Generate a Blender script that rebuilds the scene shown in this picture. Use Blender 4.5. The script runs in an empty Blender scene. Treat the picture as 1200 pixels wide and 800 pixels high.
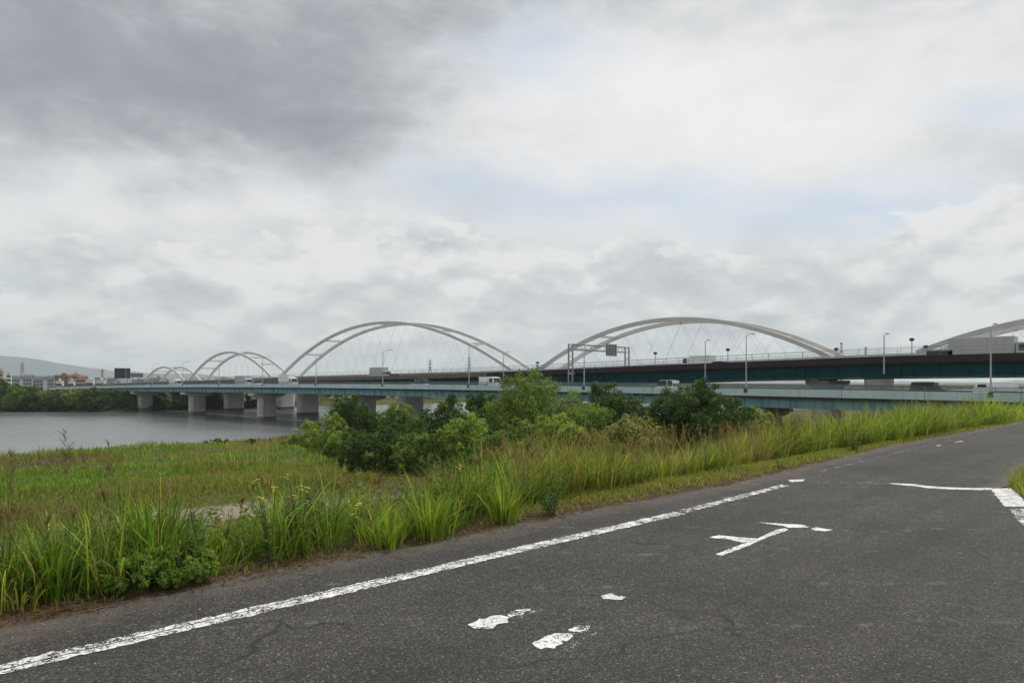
import bpy, math, random
import numpy as np

# ------------------------------------------------------------------ camera, sky, sun, exposure
# World axes: X runs along the levee road (to the right and away), Y runs along the bridges across the river.
scene = bpy.context.scene
col = scene.collection
FPX, HOR, EYE, S2 = 850.0, 448.0, 1.6, math.sqrt(0.5)
cd = bpy.data.cameras.new('camera')
cam = bpy.data.objects.new('camera', cd); col.objects.link(cam)
cam.location = (0, 0, EYE); cam.rotation_euler = (math.radians(90), 0, math.radians(-45))
cd.sensor_width = 36; cd.lens = 36 * FPX / 1200; cd.shift_y = (HOR - 400) / 1200
cd.clip_start = 0.05; cd.clip_end = 40000
scene.camera = cam
scene.view_settings.view_transform = 'Standard'; scene.view_settings.look = 'None'
scene.view_settings.gamma = 1; scene.view_settings.use_curve_mapping = False
scene.view_settings.exposure = 0.6
scene.render.engine = 'CYCLES'; scene.cycles.volume_bounces = 3

SUN_EL, SUN_AZ = math.radians(58), math.radians(95)      # azimuth measured from +Y towards +X
sd = bpy.data.lights.new('sun', 'SUN'); sd.energy = 1.5; sd.angle = math.radians(11); sd.color = (1, 0.96, 0.9)
sun = bpy.data.objects.new('sun', sd); col.objects.link(sun)
sun.rotation_euler = (math.radians(90) - SUN_EL, 0, -SUN_AZ + math.pi)
sun.location = (0, 0, 200)

world = bpy.data.worlds.new('World'); scene.world = world; world.use_nodes = True

def pdir(px, py):                                        # direction of a photo pixel in world axes
    a, c = (px - 600) / FPX, (HOR - py) / FPX
    d = np.array([(1 + a) * S2, (1 - a) * S2, c]); return d / np.linalg.norm(d)

def build_world():
    nt = world.node_tree; N = nt.nodes; L = nt.links; N.clear()
    def nd(t, **k):
        n = N.new(t)
        for a, b in k.items(): setattr(n, a, b)
        return n
    def m(op, a, b=None, c=None, clamp=False):
        n = nd('ShaderNodeMath', operation=op); n.use_clamp = clamp
        for i, v in enumerate((a, b, c)):
            if v is None: continue
            if isinstance(v, (int, float)): n.inputs[i].default_value = v
            else: L.new(v, n.inputs[i])
        return n.outputs[0]
    def vm(op, a, b):
        n = nd('ShaderNodeVectorMath', operation=op)
        for i, v in enumerate((a, b)):
            if isinstance(v, (tuple, list, np.ndarray)): n.inputs[i].default_value = tuple(v)
            else: L.new(v, n.inputs[i])
        return n.outputs['Value'] if op in ('LENGTH', 'DOT_PRODUCT') else n.outputs[0]
    tc = nd('ShaderNodeTexCoord').outputs['Generated']
    # camera-yaw independent of the shader: rotate directions so that +y is the river-and-road bisector
    rot = nd('ShaderNodeVectorRotate'); rot.rotation_type = 'Z_AXIS'; L.new(tc, rot.inputs['Vector'])
    rot.inputs['Angle'].default_value = math.radians(45)
    d0 = rot.outputs[0]
    flat = vm('MULTIPLY', d0, (1, 1, 2.0))
    def noise(scale, detail, rough=.55, off=(0, 0, 0), src=None, dist=0.0):
        n = nd('ShaderNodeTexNoise'); L.new(vm('ADD', src or flat, off), n.inputs['Vector'])
        n.inputs['Scale'].default_value = scale; n.inputs['Detail'].default_value = detail
        n.inputs['Roughness'].default_value = rough; n.inputs['Distortion'].default_value = dist
        return n
    n1 = noise(3.2, 6, .6)
    warp = vm('MULTIPLY', vm('SUBTRACT', n1.outputs['Color'], (.5, .5, .5)), (.26, .26, .17))
    d = vm('ADD', d0, warp)
    nf = noise(5.5, 9, .62, (3, 1, 2), None, .4).outputs['Fac']
    nb = noise(2.2, 5, .55, (7, 5, 1)).outputs['Fac']
    ng = noise(17, 8, .66, (1, 8, 4), None, .3).outputs['Fac']
    def blob(px, py, rx, ry):
        a, c = (px - 600) / FPX, (HOR - py) / FPX
        v = np.array([a, 1, c]); ln = np.linalg.norm(v); v /= ln
        q = vm('MULTIPLY', vm('SUBTRACT', d, tuple(v)), (FPX * ln / rx, 2.2, FPX * ln / ry))
        l = vm('LENGTH', q, (0, 0, 0))
        return m('POWER', 2.718, m('MULTIPLY', m('MULTIPLY', l, l), -1.0))
    def total(bl):
        s = None
        for (px, py, rx, ry, a) in bl:
            b = m('MULTIPLY', blob(px, py, rx, ry), a)
            s = b if s is None else m('ADD', s, b)
        return s
    # high sheet of cloud: brightness field
    sheet = total([(90, 50, 270, 80, -.36), (320, 140, 190, 66, -.34), (480, 20, 230, 52, -.34), (20, 120, 110, 40, -.12), (440, 100, 110, 50, -.10), (300, 175, 40, 24, .10),
                   (860, 150, 330, 110, .26), (700, 120, 140, 60, .10), (380, 275, 260, 45, .12), (130, 240, 160, 40, .06), (1190, 60, 120, 90, -.06),
                   (40, 410, 260, 40, -.10), (30, 320, 120, 40, -.08), (1190, 165, 110, 26, -.12)])
    lum = m('ADD', m('ADD', .64, sheet), m('MULTIPLY', m('SUBTRACT', nf, .5), .70))
    lum = m('ADD', lum, m('MULTIPLY', m('SUBTRACT', nb, .5), .26))
    lum = m('ADD', lum, m('MULTIPLY', m('SUBTRACT', ng, .5), .32))
    ramp = nd('ShaderNodeValToRGB'); L.new(lum, ramp.inputs[0])
    e = ramp.color_ramp.elements
    e[0].position = .0; e[0].color = (.185, .202, .222, 1)
    e[1].position = .97; e[1].color = (.585, .585, .587, 1)
    for p, c in ((.22, (.235, .252, .272, 1)), (.40, (.32, .335, .35, 1)), (.56, (.425, .437, .448, 1)), (.74, (.52, .524, .53, 1))):
        x = e.new(p); x.color = c
    # thin places where blue shows
    blue = total([(560, 232, 120, 32, 1.0), (760, 225, 130, 26, .8), (1040, 232, 150, 26, .9), (900, 255, 120, 22, .7),
                  (610, 80, 60, 34, .7), (30, 345, 100, 30, .7), (1180, 125, 60, 22, .8), (230, 355, 200, 26, .45), (860, 330, 60, 30, .5), (60, 415, 200, 24, .5)])
    bm_ = m('MULTIPLY', m('ADD', blue, m('MULTIPLY', m('SUBTRACT', nf, .55), 1.3)), .75, clamp=True)
    sky = nd('ShaderNodeTexSky', sky_type='NISHITA'); sky.sun_disc = False
    sky.sun_elevation = SUN_EL; sky.sun_rotation = SUN_AZ
    sky.air_density = 1.2; sky.dust_density = 2.5
    def mix(f, a, b):
        n = nd('ShaderNodeMix', data_type='RGBA')
        if isinstance(f, float): n.inputs['Factor'].default_value = f
        else: L.new(f, n.inputs['Factor'])
        for i, v in ((6, a), (7, b)):
            if isinstance(v, tuple): n.inputs[i].default_value = v
            else: L.new(v, n.inputs[i])
        return n.outputs[2]
    scaled = nd('ShaderNodeVectorMath', operation='SCALE'); L.new(ramp.outputs[0], scaled.inputs[0]); scaled.inputs['Scale'].default_value = 10.0
    skyb = mix(.78, sky.outputs[0], (3.8, 4.35, 5.05, 1))
    c1 = mix(bm_, scaled.outputs[0], skyb)
    # low cumulus banks with crisp heads
    cum = total([(590, 345, 170, 60, 1.0), (420, 345, 150, 52, .8), (1180, 290, 130, 86, 1.15), (1010, 345, 190, 52, .85),
                 (760, 355, 130, 48, .8), (180, 345, 260, 60, .7), (60, 290, 160, 24, .35), (300, 400, 300, 40, .6), (900, 400, 400, 40, .6), (600, 452, 1600, 50, .8)])
    def billow(off):                                       # rounded heads: folded noise over three octaves
        t = None
        for sc, am in ((7, 1.0), (15, .55), (32, .3), (66, .16)):
            n = noise(sc, 1.0, .5, off).outputs['Fac']
            f = m('MULTIPLY', m('ABSOLUTE', m('SUBTRACT', n, .5)), -4.0 * am)
            t = f if t is None else m('ADD', t, f)
        return m('ADD', t, .62)
    cn = billow((5, 2, 9)); gate = m('MULTIPLY', cum, 4.0, clamp=True)
    cv = m('ADD', cum, m('MULTIPLY', m('MULTIPLY', cn, .55), gate))
    mask = nd('ShaderNodeMapRange', interpolation_type='SMOOTHSTEP'); L.new(cv, mask.inputs[0])
    mask.inputs[1].default_value = .38; mask.inputs[2].default_value = .56
    wide = nd('ShaderNodeVectorMath', operation='MULTIPLY'); L.new(d0, wide.inputs[0]); wide.inputs[1].default_value = (1, 1, 2.4)
    # the same billows sampled a little higher up: heads stay bright, undersides turn grey
    ci = m('SUBTRACT', billow((5, 2, 9.05)), cn)
    c3 = noise(5, 7, .58, (2, 4, 6), wide.outputs[0], .2).outputs['Fac']
    shade = m('ADD', m('MULTIPLY', ci, .34), m('ADD', m('MULTIPLY', m('SUBTRACT', c3, .42), 1.5), m('MULTIPLY', m('SUBTRACT', cv, .9), .14)))
    r2 = nd('ShaderNodeValToRGB'); L.new(shade, r2.inputs[0])
    e = r2.color_ramp.elements
    e[0].position = .0; e[0].color = (.555, .555, .553, 1)
    e[1].position = .70; e[1].color = (.29, .306, .323, 1)
    x = e.new(.26); x.color = (.425, .434, .443, 1)
    sc2 = nd('ShaderNodeVectorMath', operation='SCALE'); L.new(r2.outputs[0], sc2.inputs[0]); sc2.inputs['Scale'].default_value = 10.0
    c2 = mix(m('MULTIPLY', mask.outputs[0], .88), c1, sc2.outputs[0])
    bg = nd('ShaderNodeBackground'); L.new(c2, bg.inputs[0]); bg.inputs[1].default_value = 0.1
    out = nd('ShaderNodeOutputWorld'); L.new(bg.outputs[0], out.inputs[0])
    world.cycles.sampling_method = 'MANUAL'; world.cycles.sample_map_resolution = 1024
build_world()

# ------------------------------------------------------------------ helpers
rng = np.random.default_rng(7); random.seed(7)

def unproject(px, py, z=0.0):
    Z = FPX * (EYE - z) / (py - HOR); X = (px - 600) / FPX * Z
    return ((Z + X) * S2, (Z - X) * S2)
def v_at(px, u):                                          # where the photo column px meets the line X = u
    t = (px - 600) / FPX; return u * (1 - t) / (1 + t)
def at_depth(px, Z):
    X = (px - 600) / FPX * Z; return ((Z + X) * S2, (Z - X) * S2)

def vnoise(x, y, s, seed=0):                              # smooth value noise, 0..1
    x = np.asarray(x, float) / s + seed * 17.3; y = np.asarray(y, float) / s + seed * 9.1
    xi = np.floor(x).astype(np.int64); yi = np.floor(y).astype(np.int64); fx = x - xi; fy = y - yi
    fx = fx * fx * (3 - 2 * fx); fy = fy * fy * (3 - 2 * fy)
    def h(a, b):
        k = (a * 374761393 + b * 668265263 + seed * 1442695) & 0x7fffffff
        k = ((k ^ (k >> 13)) * 1274126177) & 0x7fffffff
        return ((k ^ (k >> 16)) & 0xffff) / 65535.0
    return (h(xi, yi) * (1 - fx) + h(xi + 1, yi) * fx) * (1 - fy) + (h(xi, yi + 1) * (1 - fx) + h(xi + 1, yi + 1) * fx) * fy

class MB:
    def __init__(s): s.v = []; s.f = []
    def add(s, vs, fs):
        o = len(s.v); s.v += [tuple(map(float, p)) for p in vs]; s.f += [tuple(i + o for i in f) for f in fs]; return s
    def box(s, a, b):
        (x0, y0, z0), (x1, y1, z1) = a, b
        return s.add([(x0,y0,z0),(x1,y0,z0),(x1,y1,z0),(x0,y1,z0),(x0,y0,z1),(x1,y0,z1),(x1,y1,z1),(x0,y1,z1)],
                     [(0,3,2,1),(4,5,6,7),(0,1,5,4),(1,2,6,5),(2,3,7,6),(3,0,4,7)])
    def loft(s, rings, caps=True):
        n = len(rings[0]); vs = [p for r in rings for p in r]; fs = []
        for i in range(len(rings) - 1):
            for j in range(n):
                k = (j + 1) % n; fs.append((i*n+j, i*n+k, (i+1)*n+k, (i+1)*n+j))
        if caps: fs += [tuple(range(n))[::-1], tuple((len(rings)-1)*n + j for j in range(n))]
        return s.add(vs, fs)
    def tube(s, pts, rad, n=6, caps=True):
        rings = []; P = [np.array(p, float) for p in pts]
        R = rad if hasattr(rad, '__len__') else [rad] * len(P)
        for i, p in enumerate(P):
            t = P[min(i+1, len(P)-1)] - P[max(i-1, 0)]; t /= (np.linalg.norm(t) + 1e-9)
            a = np.array([0, 0, 1.]) if abs(t[2]) < .9 else np.array([1., 0, 0])
            e1 = np.cross(t, a); e1 /= np.linalg.norm(e1); e2 = np.cross(t, e1)
            rings.append([p + R[i] * (math.cos(q) * e1 + math.sin(q) * e2) for q in [2*math.pi*j/n for j in range(n)]])
        return s.loft(rings, caps)
    def prism_x(s, prof, x0, x1):                         # profile in (y,z), extruded along x
        return s.loft([[(x0, y, z) for y, z in prof], [(x1, y, z) for y, z in prof]])
    def cyl_x(s, c, r, w, n=14):
        return s.tube([(c[0]-w/2, c[1], c[2]), (c[0]+w/2, c[1], c[2])], r, n)
    def build(s, name, mat, parent=None, smooth=False, bevel=0):
        me = bpy.data.meshes.new(name); me.from_pydata(s.v, [], s.f); me.validate(); me.update()
        return link_mesh(name, me, mat, parent, smooth, bevel)

def link_mesh(name, me, mat, parent=None, smooth=False, bevel=0):
    o = bpy.data.objects.new(name, me); col.objects.link(o)
    if mat: me.materials.append(mat)
    if smooth: me.shade_smooth()
    if bevel:
        b = o.modifiers.new('bevel', 'BEVEL'); b.width = bevel; b.segments = 2; b.limit_method = 'ANGLE'
    if parent: o.parent = parent
    return o
def empty(name, loc=(0, 0, 0), rz=0):
    o = bpy.data.objects.new(name, None); col.objects.link(o); o.location = loc; o.rotation_euler = (0, 0, rz)
    o.empty_display_size = .2; return o
def tag(o, label=None, cat=None, group=None, kind=None):
    for k, v in (('label', label), ('category', cat), ('group', group), ('kind', kind)):
        if v: o[k] = v
    return o

# ------------------------------------------------------------------ materials
def new_mat(name):
    m = bpy.data.materials.new(name); m.use_nodes = True
    nt = m.node_tree; return m, nt.nodes, nt.links, nt.nodes['Principled BSDF']
def ramp_node(N, L, src, stops):
    r = N.new('ShaderNodeValToRGB'); L.new(src, r.inputs[0]); e = r.color_ramp.elements
    e[0].position, e[0].color = stops[0][0], (*stops[0][1], 1); e[1].position, e[1].color = stops[-1][0], (*stops[-1][1], 1)
    for p, c in stops[1:-1]:
        x = e.new(p); x.color = (*c, 1)
    return r.outputs[0]
def noise_node(N, L, vec, scale, detail=5, rough=.55, stretch=None):
    if stretch:
        mp = N.new('ShaderNodeMapping'); L.new(vec, mp.inputs[0]); mp.inputs['Scale'].default_value = stretch; vec = mp.outputs[0]
    n = N.new('ShaderNodeTexNoise'); L.new(vec, n.inputs['Vector'])
    n.inputs['Scale'].default_value = scale; n.inputs['Detail'].default_value = detail; n.inputs['Roughness'].default_value = rough
    return n.outputs['Fac']
def mixc(N, L, f, a, b, mode='MIX'):
    n = N.new('ShaderNodeMix'); n.data_type = 'RGBA'; n.blend_type = mode
    if isinstance(f, (int, float)): n.inputs[0].default_value = f
    else: L.new(f, n.inputs[0])
    for i, v in ((6, a), (7, b)):
        if isinstance(v, tuple): n.inputs[i].default_value = (*v, 1)
        else: L.new(v, n.inputs[i])
    return n.outputs[2]
def mathn(N, L, op, a, b=None, clamp=False):
    n = N.new('ShaderNodeMath'); n.operation = op; n.use_clamp = clamp
    for i, v in enumerate((a, b)):
        if v is None: continue
        if isinstance(v, (int, float)): n.inputs[i].default_value = v
        else: L.new(v, n.inputs[i])
    return n.outputs[0]

def weathered(name, colr, rough=.6, var=.25, scale=.6, streak=.3, dirt=(.10, .09, .08), metal=0.0):
    """paint or concrete with blotches and vertical run-off streaks"""
    m, N, L, P = new_mat(name); g = N.new('ShaderNodeNewGeometry').outputs['Position']
    a = noise_node(N, L, g, scale, 6)
    b = noise_node(N, L, g, 1.0, 5, .6, (1.6, 1.6, .12))
    dark = tuple(c * (1 - var) for c in colr); lite = tuple(min(1, c * (1 + var * .5)) for c in colr)
    c = ramp_node(N, L, a, [(.3, dark), (.7, lite)])
    s = ramp_node(N, L, b, [(.5, (0, 0, 0)), (.75, (streak,) * 3)])
    L.new(mixc(N, L, s, c, dirt), P.inputs['Base Color'])
    P.inputs['Roughness'].default_value = rough; P.inputs['Metallic'].default_value = metal
    P.inputs['Specular IOR Level'].default_value = .3
    return m
def plain(name, colr, rough=.5, metal=0.0, var=.12, scale=3.0):
    m, N, L, P = new_mat(name); g = N.new('ShaderNodeNewGeometry').outputs['Position']
    a = noise_node(N, L, g, scale, 4)
    L.new(ramp_node(N, L, a, [(.3, tuple(c*(1-var) for c in colr)), (.7, tuple(min(1, c*(1+var)) for c in colr))]), P.inputs['Base Color'])
    P.inputs['Roughness'].default_value = rough; P.inputs['Metallic'].default_value = metal
    return m
def foliage_mat(name, trans=.45, rough=.55):
    m, N, L, P = new_mat(name)
    at = N.new('ShaderNodeAttribute'); at.attribute_name = 'tint'
    L.new(at.outputs['Color'], P.inputs['Base Color']); P.inputs['Roughness'].default_value = rough
    P.inputs['Specular IOR Level'].default_value = .25
    tr = N.new('ShaderNodeBsdfTranslucent')
    L.new(mixc(N, L, .7, at.outputs['Color'], (1.35, 1.4, .5), 'MULTIPLY'), tr.inputs['Color'])
    mx = N.new('ShaderNodeMixShader'); mx.inputs[0].default_value = trans
    L.new(P.outputs[0], mx.inputs[1]); L.new(tr.outputs[0], mx.inputs[2])
    L.new(mx.outputs[0], N['Material Output'].inputs['Surface']); return m
M = {}
M['leaf'] = foliage_mat('leaf'); M['grass'] = foliage_mat('grass_blade', .5, .5)
M['bark'] = weathered('bark', (.10, .08, .06), .9, .4, 4, .2)
M['concrete'] = weathered('concrete', (.47, .455, .415), .85, .22, .35, .35, (.16, .14, .11))
M['pier_far'] = weathered('pale_concrete', (.60, .60, .59), .85, .15, .3, .2, (.25, .23, .2))
M['stain'] = weathered('wet_concrete', (.20, .16, .11), .8, .3, .8, .4)
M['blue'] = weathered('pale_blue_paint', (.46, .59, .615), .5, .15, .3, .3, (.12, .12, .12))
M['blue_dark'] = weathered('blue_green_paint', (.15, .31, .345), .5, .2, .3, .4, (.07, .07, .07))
M['rail'] = weathered('grey_green_rail', (.13, .17, .18), .5, .15, .4, .2, (.06, .06, .06))
M['teal'] = weathered('dark_teal_paint', (.002, .055, .062), .6, .2, .3, .12, (.02, .02, .02))
M['teal'].node_tree.nodes['Principled BSDF'].inputs['Specular IOR Level'].default_value = .1
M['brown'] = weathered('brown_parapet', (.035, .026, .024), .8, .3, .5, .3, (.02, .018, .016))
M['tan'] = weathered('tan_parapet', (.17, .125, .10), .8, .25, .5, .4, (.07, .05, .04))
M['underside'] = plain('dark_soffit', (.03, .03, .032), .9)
M['archw'] = weathered('white_grey_steel', (.56, .55, .53), .45, .1, .3, .15, (.3, .28, .25))
M['steel'] = plain('galvanised_steel', (.30, .31, .32), .5, .3)
M['post'] = plain('grey_post', (.42, .43, .44), .5, .1)
M['dark_steel'] = plain('dark_grey_steel', (.06, .065, .07), .5, .2)
M['asph_deck'] = plain('bridge_asphalt', (.06, .06, .06), .9)
M['lamp'] = plain('lamp_housing', (.5, .5, .5), .4)
M['white_paint'] = plain('white_vehicle_paint', (.78, .78, .77), .25, 0, .04)
M['silver'] = plain('silver_vehicle_paint', (.48, .49, .50), .25, .4, .04)
M['greyv'] = plain('grey_vehicle_body', (.42, .43, .42), .4, 0, .06)
M['darkv'] = plain('dark_vehicle_paint', (.03, .035, .04), .25, 0, .1)
M['bluev'] = plain('blue_vehicle_paint', (.03, .09, .22), .3, 0, .1)
M['glass'] = plain('dark_glass', (.02, .025, .03), .08, 0, .1)
M['tyre'] = plain('tyre_rubber', (.02, .02, .02), .9)
M['signback'] = plain('sign_back', (.16, .165, .17), .6, .2)
M['screen'] = plain('dark_screen', (.012, .014, .03), .4)
M['yellow'] = plain('yellow_petal', (.75, .62, .08), .6)

# ground: grass thatch, soil, gravel path
def ground_mat():
    m, N, L, P = new_mat('ground_soil'); g = N.new('ShaderNodeNewGeometry').outputs['Position']
    sep = N.new('ShaderNodeSeparateXYZ'); L.new(g, sep.inputs[0])
    n1 = noise_node(N, L, g, .12, 6); n2 = noise_node(N, L, g, 2.5, 8, .65); n3 = noise_node(N, L, g, 30, 4, .7)
    green = ramp_node(N, L, n1, [(.35, (.052, .075, .020)), (.5, (.085, .095, .028)), (.62, (.12, .10, .05))])
    soil = ramp_node(N, L, n2, [(.3, (.075, .052, .036)), (.7, (.16, .12, .085))])
    grav = ramp_node(N, L, n3, [(.3, (.20, .155, .125)), (.7, (.37, .305, .25))])
    at = N.new('ShaderNodeAttribute'); at.attribute_name = 'wear'
    s2 = N.new('ShaderNodeSeparateColor'); L.new(at.outputs['Color'], s2.inputs[0])
    f = mathn(N, L, 'ADD', mathn(N, L, 'MULTIPLY', s2.outputs[0], 1.4), mathn(N, L, 'MULTIPLY', mathn(N, L, 'SUBTRACT', n2, .6), 1.0), True)
    c = mixc(N, L, f, green, soil)
    f2 = mathn(N, L, 'ADD', mathn(N, L, 'MULTIPLY', s2.outputs[1], 1.6), mathn(N, L, 'MULTIPLY', mathn(N, L, 'SUBTRACT', n2, .7), .9), True)
    c = mixc(N, L, f2, c, grav)
    L.new(c, P.inputs['Base Color']); P.inputs['Roughness'].default_value = .95; P.inputs['Specular IOR Level'].default_value = .1
    b = N.new('ShaderNodeBump'); b.inputs['Strength'].default_value = .8; b.inputs['Distance'].default_value = .03
    L.new(mathn(N, L, 'ADD', n2, mathn(N, L, 'MULTIPLY', n3, .5)), b.inputs['Height']); L.new(b.outputs[0], P.inputs['Normal'])
    return m
M['ground'] = ground_mat()

def asphalt_mat():
    m, N, L, P = new_mat('asphalt'); g = N.new('ShaderNodeNewGeometry').outputs['Position']
    vo = N.new('ShaderNodeTexVoronoi'); L.new(g, vo.inputs['Vector']); vo.inputs['Scale'].default_value = 105
    sv = N.new('ShaderNodeSeparateColor'); L.new(vo.outputs['Color'], sv.inputs[0])
    vo2 = N.new('ShaderNodeTexVoronoi'); L.new(g, vo2.inputs['Vector']); vo2.inputs['Scale'].default_value = 38
    sv2 = N.new('ShaderNodeSeparateColor'); L.new(vo2.outputs['Color'], sv2.inputs[0])
    big = noise_node(N, L, g, .55, 5, .6); mid = noise_node(N, L, g, 5, 6, .65)
    stone = ramp_node(N, L, sv.outputs[0], [(.0, (.026, .025, .024)), (.5, (.047, .0435, .040)), (.85, (.080, .0745, .068)), (1, (.19, .178, .16))])
    blot = ramp_node(N, L, big, [(.32, (.64, .63, .62)), (.68, (1.06, 1.04, 1.02))])
    c = mixc(N, L, 1.0, stone, blot, 'MULTIPLY')
    blot2 = ramp_node(N, L, mid, [(.3, (.84, .84, .84)), (.7, (1.12, 1.12, 1.12))])
    c = mixc(N, L, 1.0, c, blot2, 'MULTIPLY')
    # bright chips
    chip = ramp_node(N, L, sv2.outputs[1], [(.945, (0, 0, 0)), (.975, (1, 1, 1))])
    near = ramp_node(N, L, vo2.outputs['Distance'], [(.16, (1, 1, 1)), (.26, (0, 0, 0))])
    c = mixc(N, L, mixc(N, L, 1.0, chip, near, 'MULTIPLY'), c, (.34, .325, .30))
    # long hairline cracks and scuffs across the road
    wv = N.new('ShaderNodeTexWave'); wv.wave_type = 'BANDS'; wv.bands_direction = 'DIAGONAL'
    L.new(g, wv.inputs['Vector']); wv.inputs['Scale'].default_value = .42; wv.inputs['Distortion'].default_value = 3.5; wv.inputs['Detail'].default_value = 4
    sc = ramp_node(N, L, wv.outputs['Fac'], [(.982, (0, 0, 0)), (.998, (1, 1, 1))])
    gate = ramp_node(N, L, mid, [(.52, (0, 0, 0)), (.62, (.5, .5, .5))])
    c = mixc(N, L, mixc(N, L, 1.0, sc, gate, 'MULTIPLY'), c, (.17, .165, .155))
    sp = N.new('ShaderNodeSeparateXYZ'); L.new(g, sp.inputs[0])
    lane = noise_node(N, L, g, 1.0, 4, .6, (.10, 1.7, 1))
    c = mixc(N, L, 1.0, c, ramp_node(N, L, lane, [(.36, (.82, .815, .81)), (.62, (1.12, 1.11, 1.10))]), 'MULTIPLY')
    stain = noise_node(N, L, g, 1.3, 7, .7)
    c = mixc(N, L, ramp_node(N, L, stain, [(.60, (0, 0, 0)), (.70, (.55, .55, .55))]), c, (.030, .028, .026))
    dusty = noise_node(N, L, g, .9, 8, .72, (1, 2.5, 1))
    c = mixc(N, L, ramp_node(N, L, dusty, [(.60, (0, 0, 0)), (.78, (.35, .35, .35))]), c, (.15, .14, .125))
    ck = N.new('ShaderNodeTexVoronoi'); ck.feature = 'DISTANCE_TO_EDGE'; ck.inputs['Scale'].default_value = .55
    wn = N.new('ShaderNodeTexNoise'); wn.inputs['Scale'].default_value = 1.7; wn.inputs['Detail'].default_value = 8; L.new(g, wn.inputs['Vector'])
    wa = N.new('ShaderNodeVectorMath'); wa.operation = 'MULTIPLY_ADD'; L.new(wn.outputs['Color'], wa.inputs[0]); wa.inputs[1].default_value = (.9, .9, 0); L.new(g, wa.inputs[2]); L.new(wa.outputs[0], ck.inputs['Vector'])
    crack = ramp_node(N, L, ck.outputs['Distance'], [(.004, (.8, .8, .8)), (.009, (0, 0, 0))])
    c = mixc(N, L, mixc(N, L, 1.0, crack, ramp_node(N, L, big, [(.48, (0, 0, 0)), (.58, (1, 1, 1))]), 'MULTIPLY'), c, (.018, .017, .016))
    # sandy edges
    at = N.new('ShaderNodeAttribute'); at.attribute_name = 'wear'
    s2 = N.new('ShaderNodeSeparateColor'); L.new(at.outputs['Color'], s2.inputs[0])
    f = mathn(N, L, 'MULTIPLY', s2.outputs[0], mathn(N, L, 'MULTIPLY', mid, 1.3), True)
    c = mixc(N, L, f, c, (.16, .135, .11))
    L.new(c, P.inputs['Base Color']); P.inputs['Roughness'].default_value = .82; P.inputs['Specular IOR Level'].default_value = .35
    b = N.new('ShaderNodeBump'); b.inputs['Strength'].default_value = .55; b.inputs['Distance'].default_value = .006
    L.new(vo.outputs['Distance'], b.inputs['Height']); L.new(b.outputs[0], P.inputs['Normal'])
    return m
M['asphalt'] = asphalt_mat()

def paint_mat(name, worn, crack):
    m, N, L, P = new_mat(name); g = N.new('ShaderNodeNewGeometry').outputs['Position']
    n1 = noise_node(N, L, g, 7, 7, .7); n2 = noise_node(N, L, g, 60, 4, .7)
    vo = N.new('ShaderNodeTexVoronoi'); vo.feature = 'DISTANCE_TO_EDGE'
    wp = N.new('ShaderNodeVectorMath'); wp.operation = 'ADD'; L.new(g, wp.inputs[0])
    nn = N.new('ShaderNodeTexNoise'); nn.inputs['Scale'].default_value = 12; L.new(g, nn.inputs['Vector'])
    sc = N.new('ShaderNodeVectorMath'); sc.operation = 'SCALE'; sc.inputs['Scale'].default_value = .12; L.new(nn.outputs['Color'], sc.inputs[0]); L.new(sc.outputs[0], wp.inputs[1])
    L.new(wp.outputs[0], vo.inputs['Vector']); vo.inputs['Scale'].default_value = 20
    c = ramp_node(N, L, n1, [(.3, (.62, .61, .59)), (.6, (.80, .79, .77))])
    L.new(c, P.inputs['Base Color']); P.inputs['Roughness'].default_value = .75
    hole = mathn(N, L, 'ADD', mathn(N, L, 'MULTIPLY', n1, .6), mathn(N, L, 'MULTIPLY', n2, .65))
    keep = ramp_node(N, L, hole, [(worn - .02, (0, 0, 0)), (worn + .02, (1, 1, 1))])
    ck = ramp_node(N, L, vo.outputs['Distance'], [(crack, (0, 0, 0)), (crack + .015, (1, 1, 1))])
    ck = mixc(N, L, ramp_node(N, L, n1, [(.54, (0, 0, 0)), (.60, (1, 1, 1))]), ck, (1, 1, 1)) if crack > 0 else (1., 1., 1.)
    k = mixc(N, L, 1.0, keep, ck, 'MULTIPLY')
    L.new(k, P.inputs['Alpha']); return m
M['paint'] = paint_mat('road_paint', .58, .035)
M['paint_worn'] = paint_mat('worn_road_paint', .61, .05)
M['paint_fresh'] = paint_mat('thick_road_paint', .535, .015)
M['paint_ghost'] = paint_mat('ghost_road_paint', .72, .06)

def water_mat():
    m, N, L, P = new_mat('river_water'); g = N.new('ShaderNodeNewGeometry').outputs['Position']
    P.inputs['Base Color'].default_value = (.13, .14, .14, 1); P.inputs['Roughness'].default_value = .12
    P.inputs['IOR'].default_value = 1.33; P.inputs['Specular IOR Level'].default_value = .5
    a = noise_node(N, L, g, 1.6, 5, .6, (1, .6, 1)); b_ = noise_node(N, L, g, .25, 4, .55)
    patch = noise_node(N, L, g, .035, 4, .55, (1, .4, 1))
    h = mathn(N, L, 'ADD', mathn(N, L, 'MULTIPLY', a, .35), b_)
    L.new(ramp_node(N, L, patch, [(.35, (.14,)*3), (.65, (.30,)*3)]), P.inputs['Roughness'])
    b = N.new('ShaderNodeBump'); b.inputs['Strength'].default_value = .5; b.inputs['Distance'].default_value = .35
    L.new(h, b.inputs['Height']); L.new(b.outputs[0], P.inputs['Normal']); return m
M['water'] = water_mat()

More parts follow.
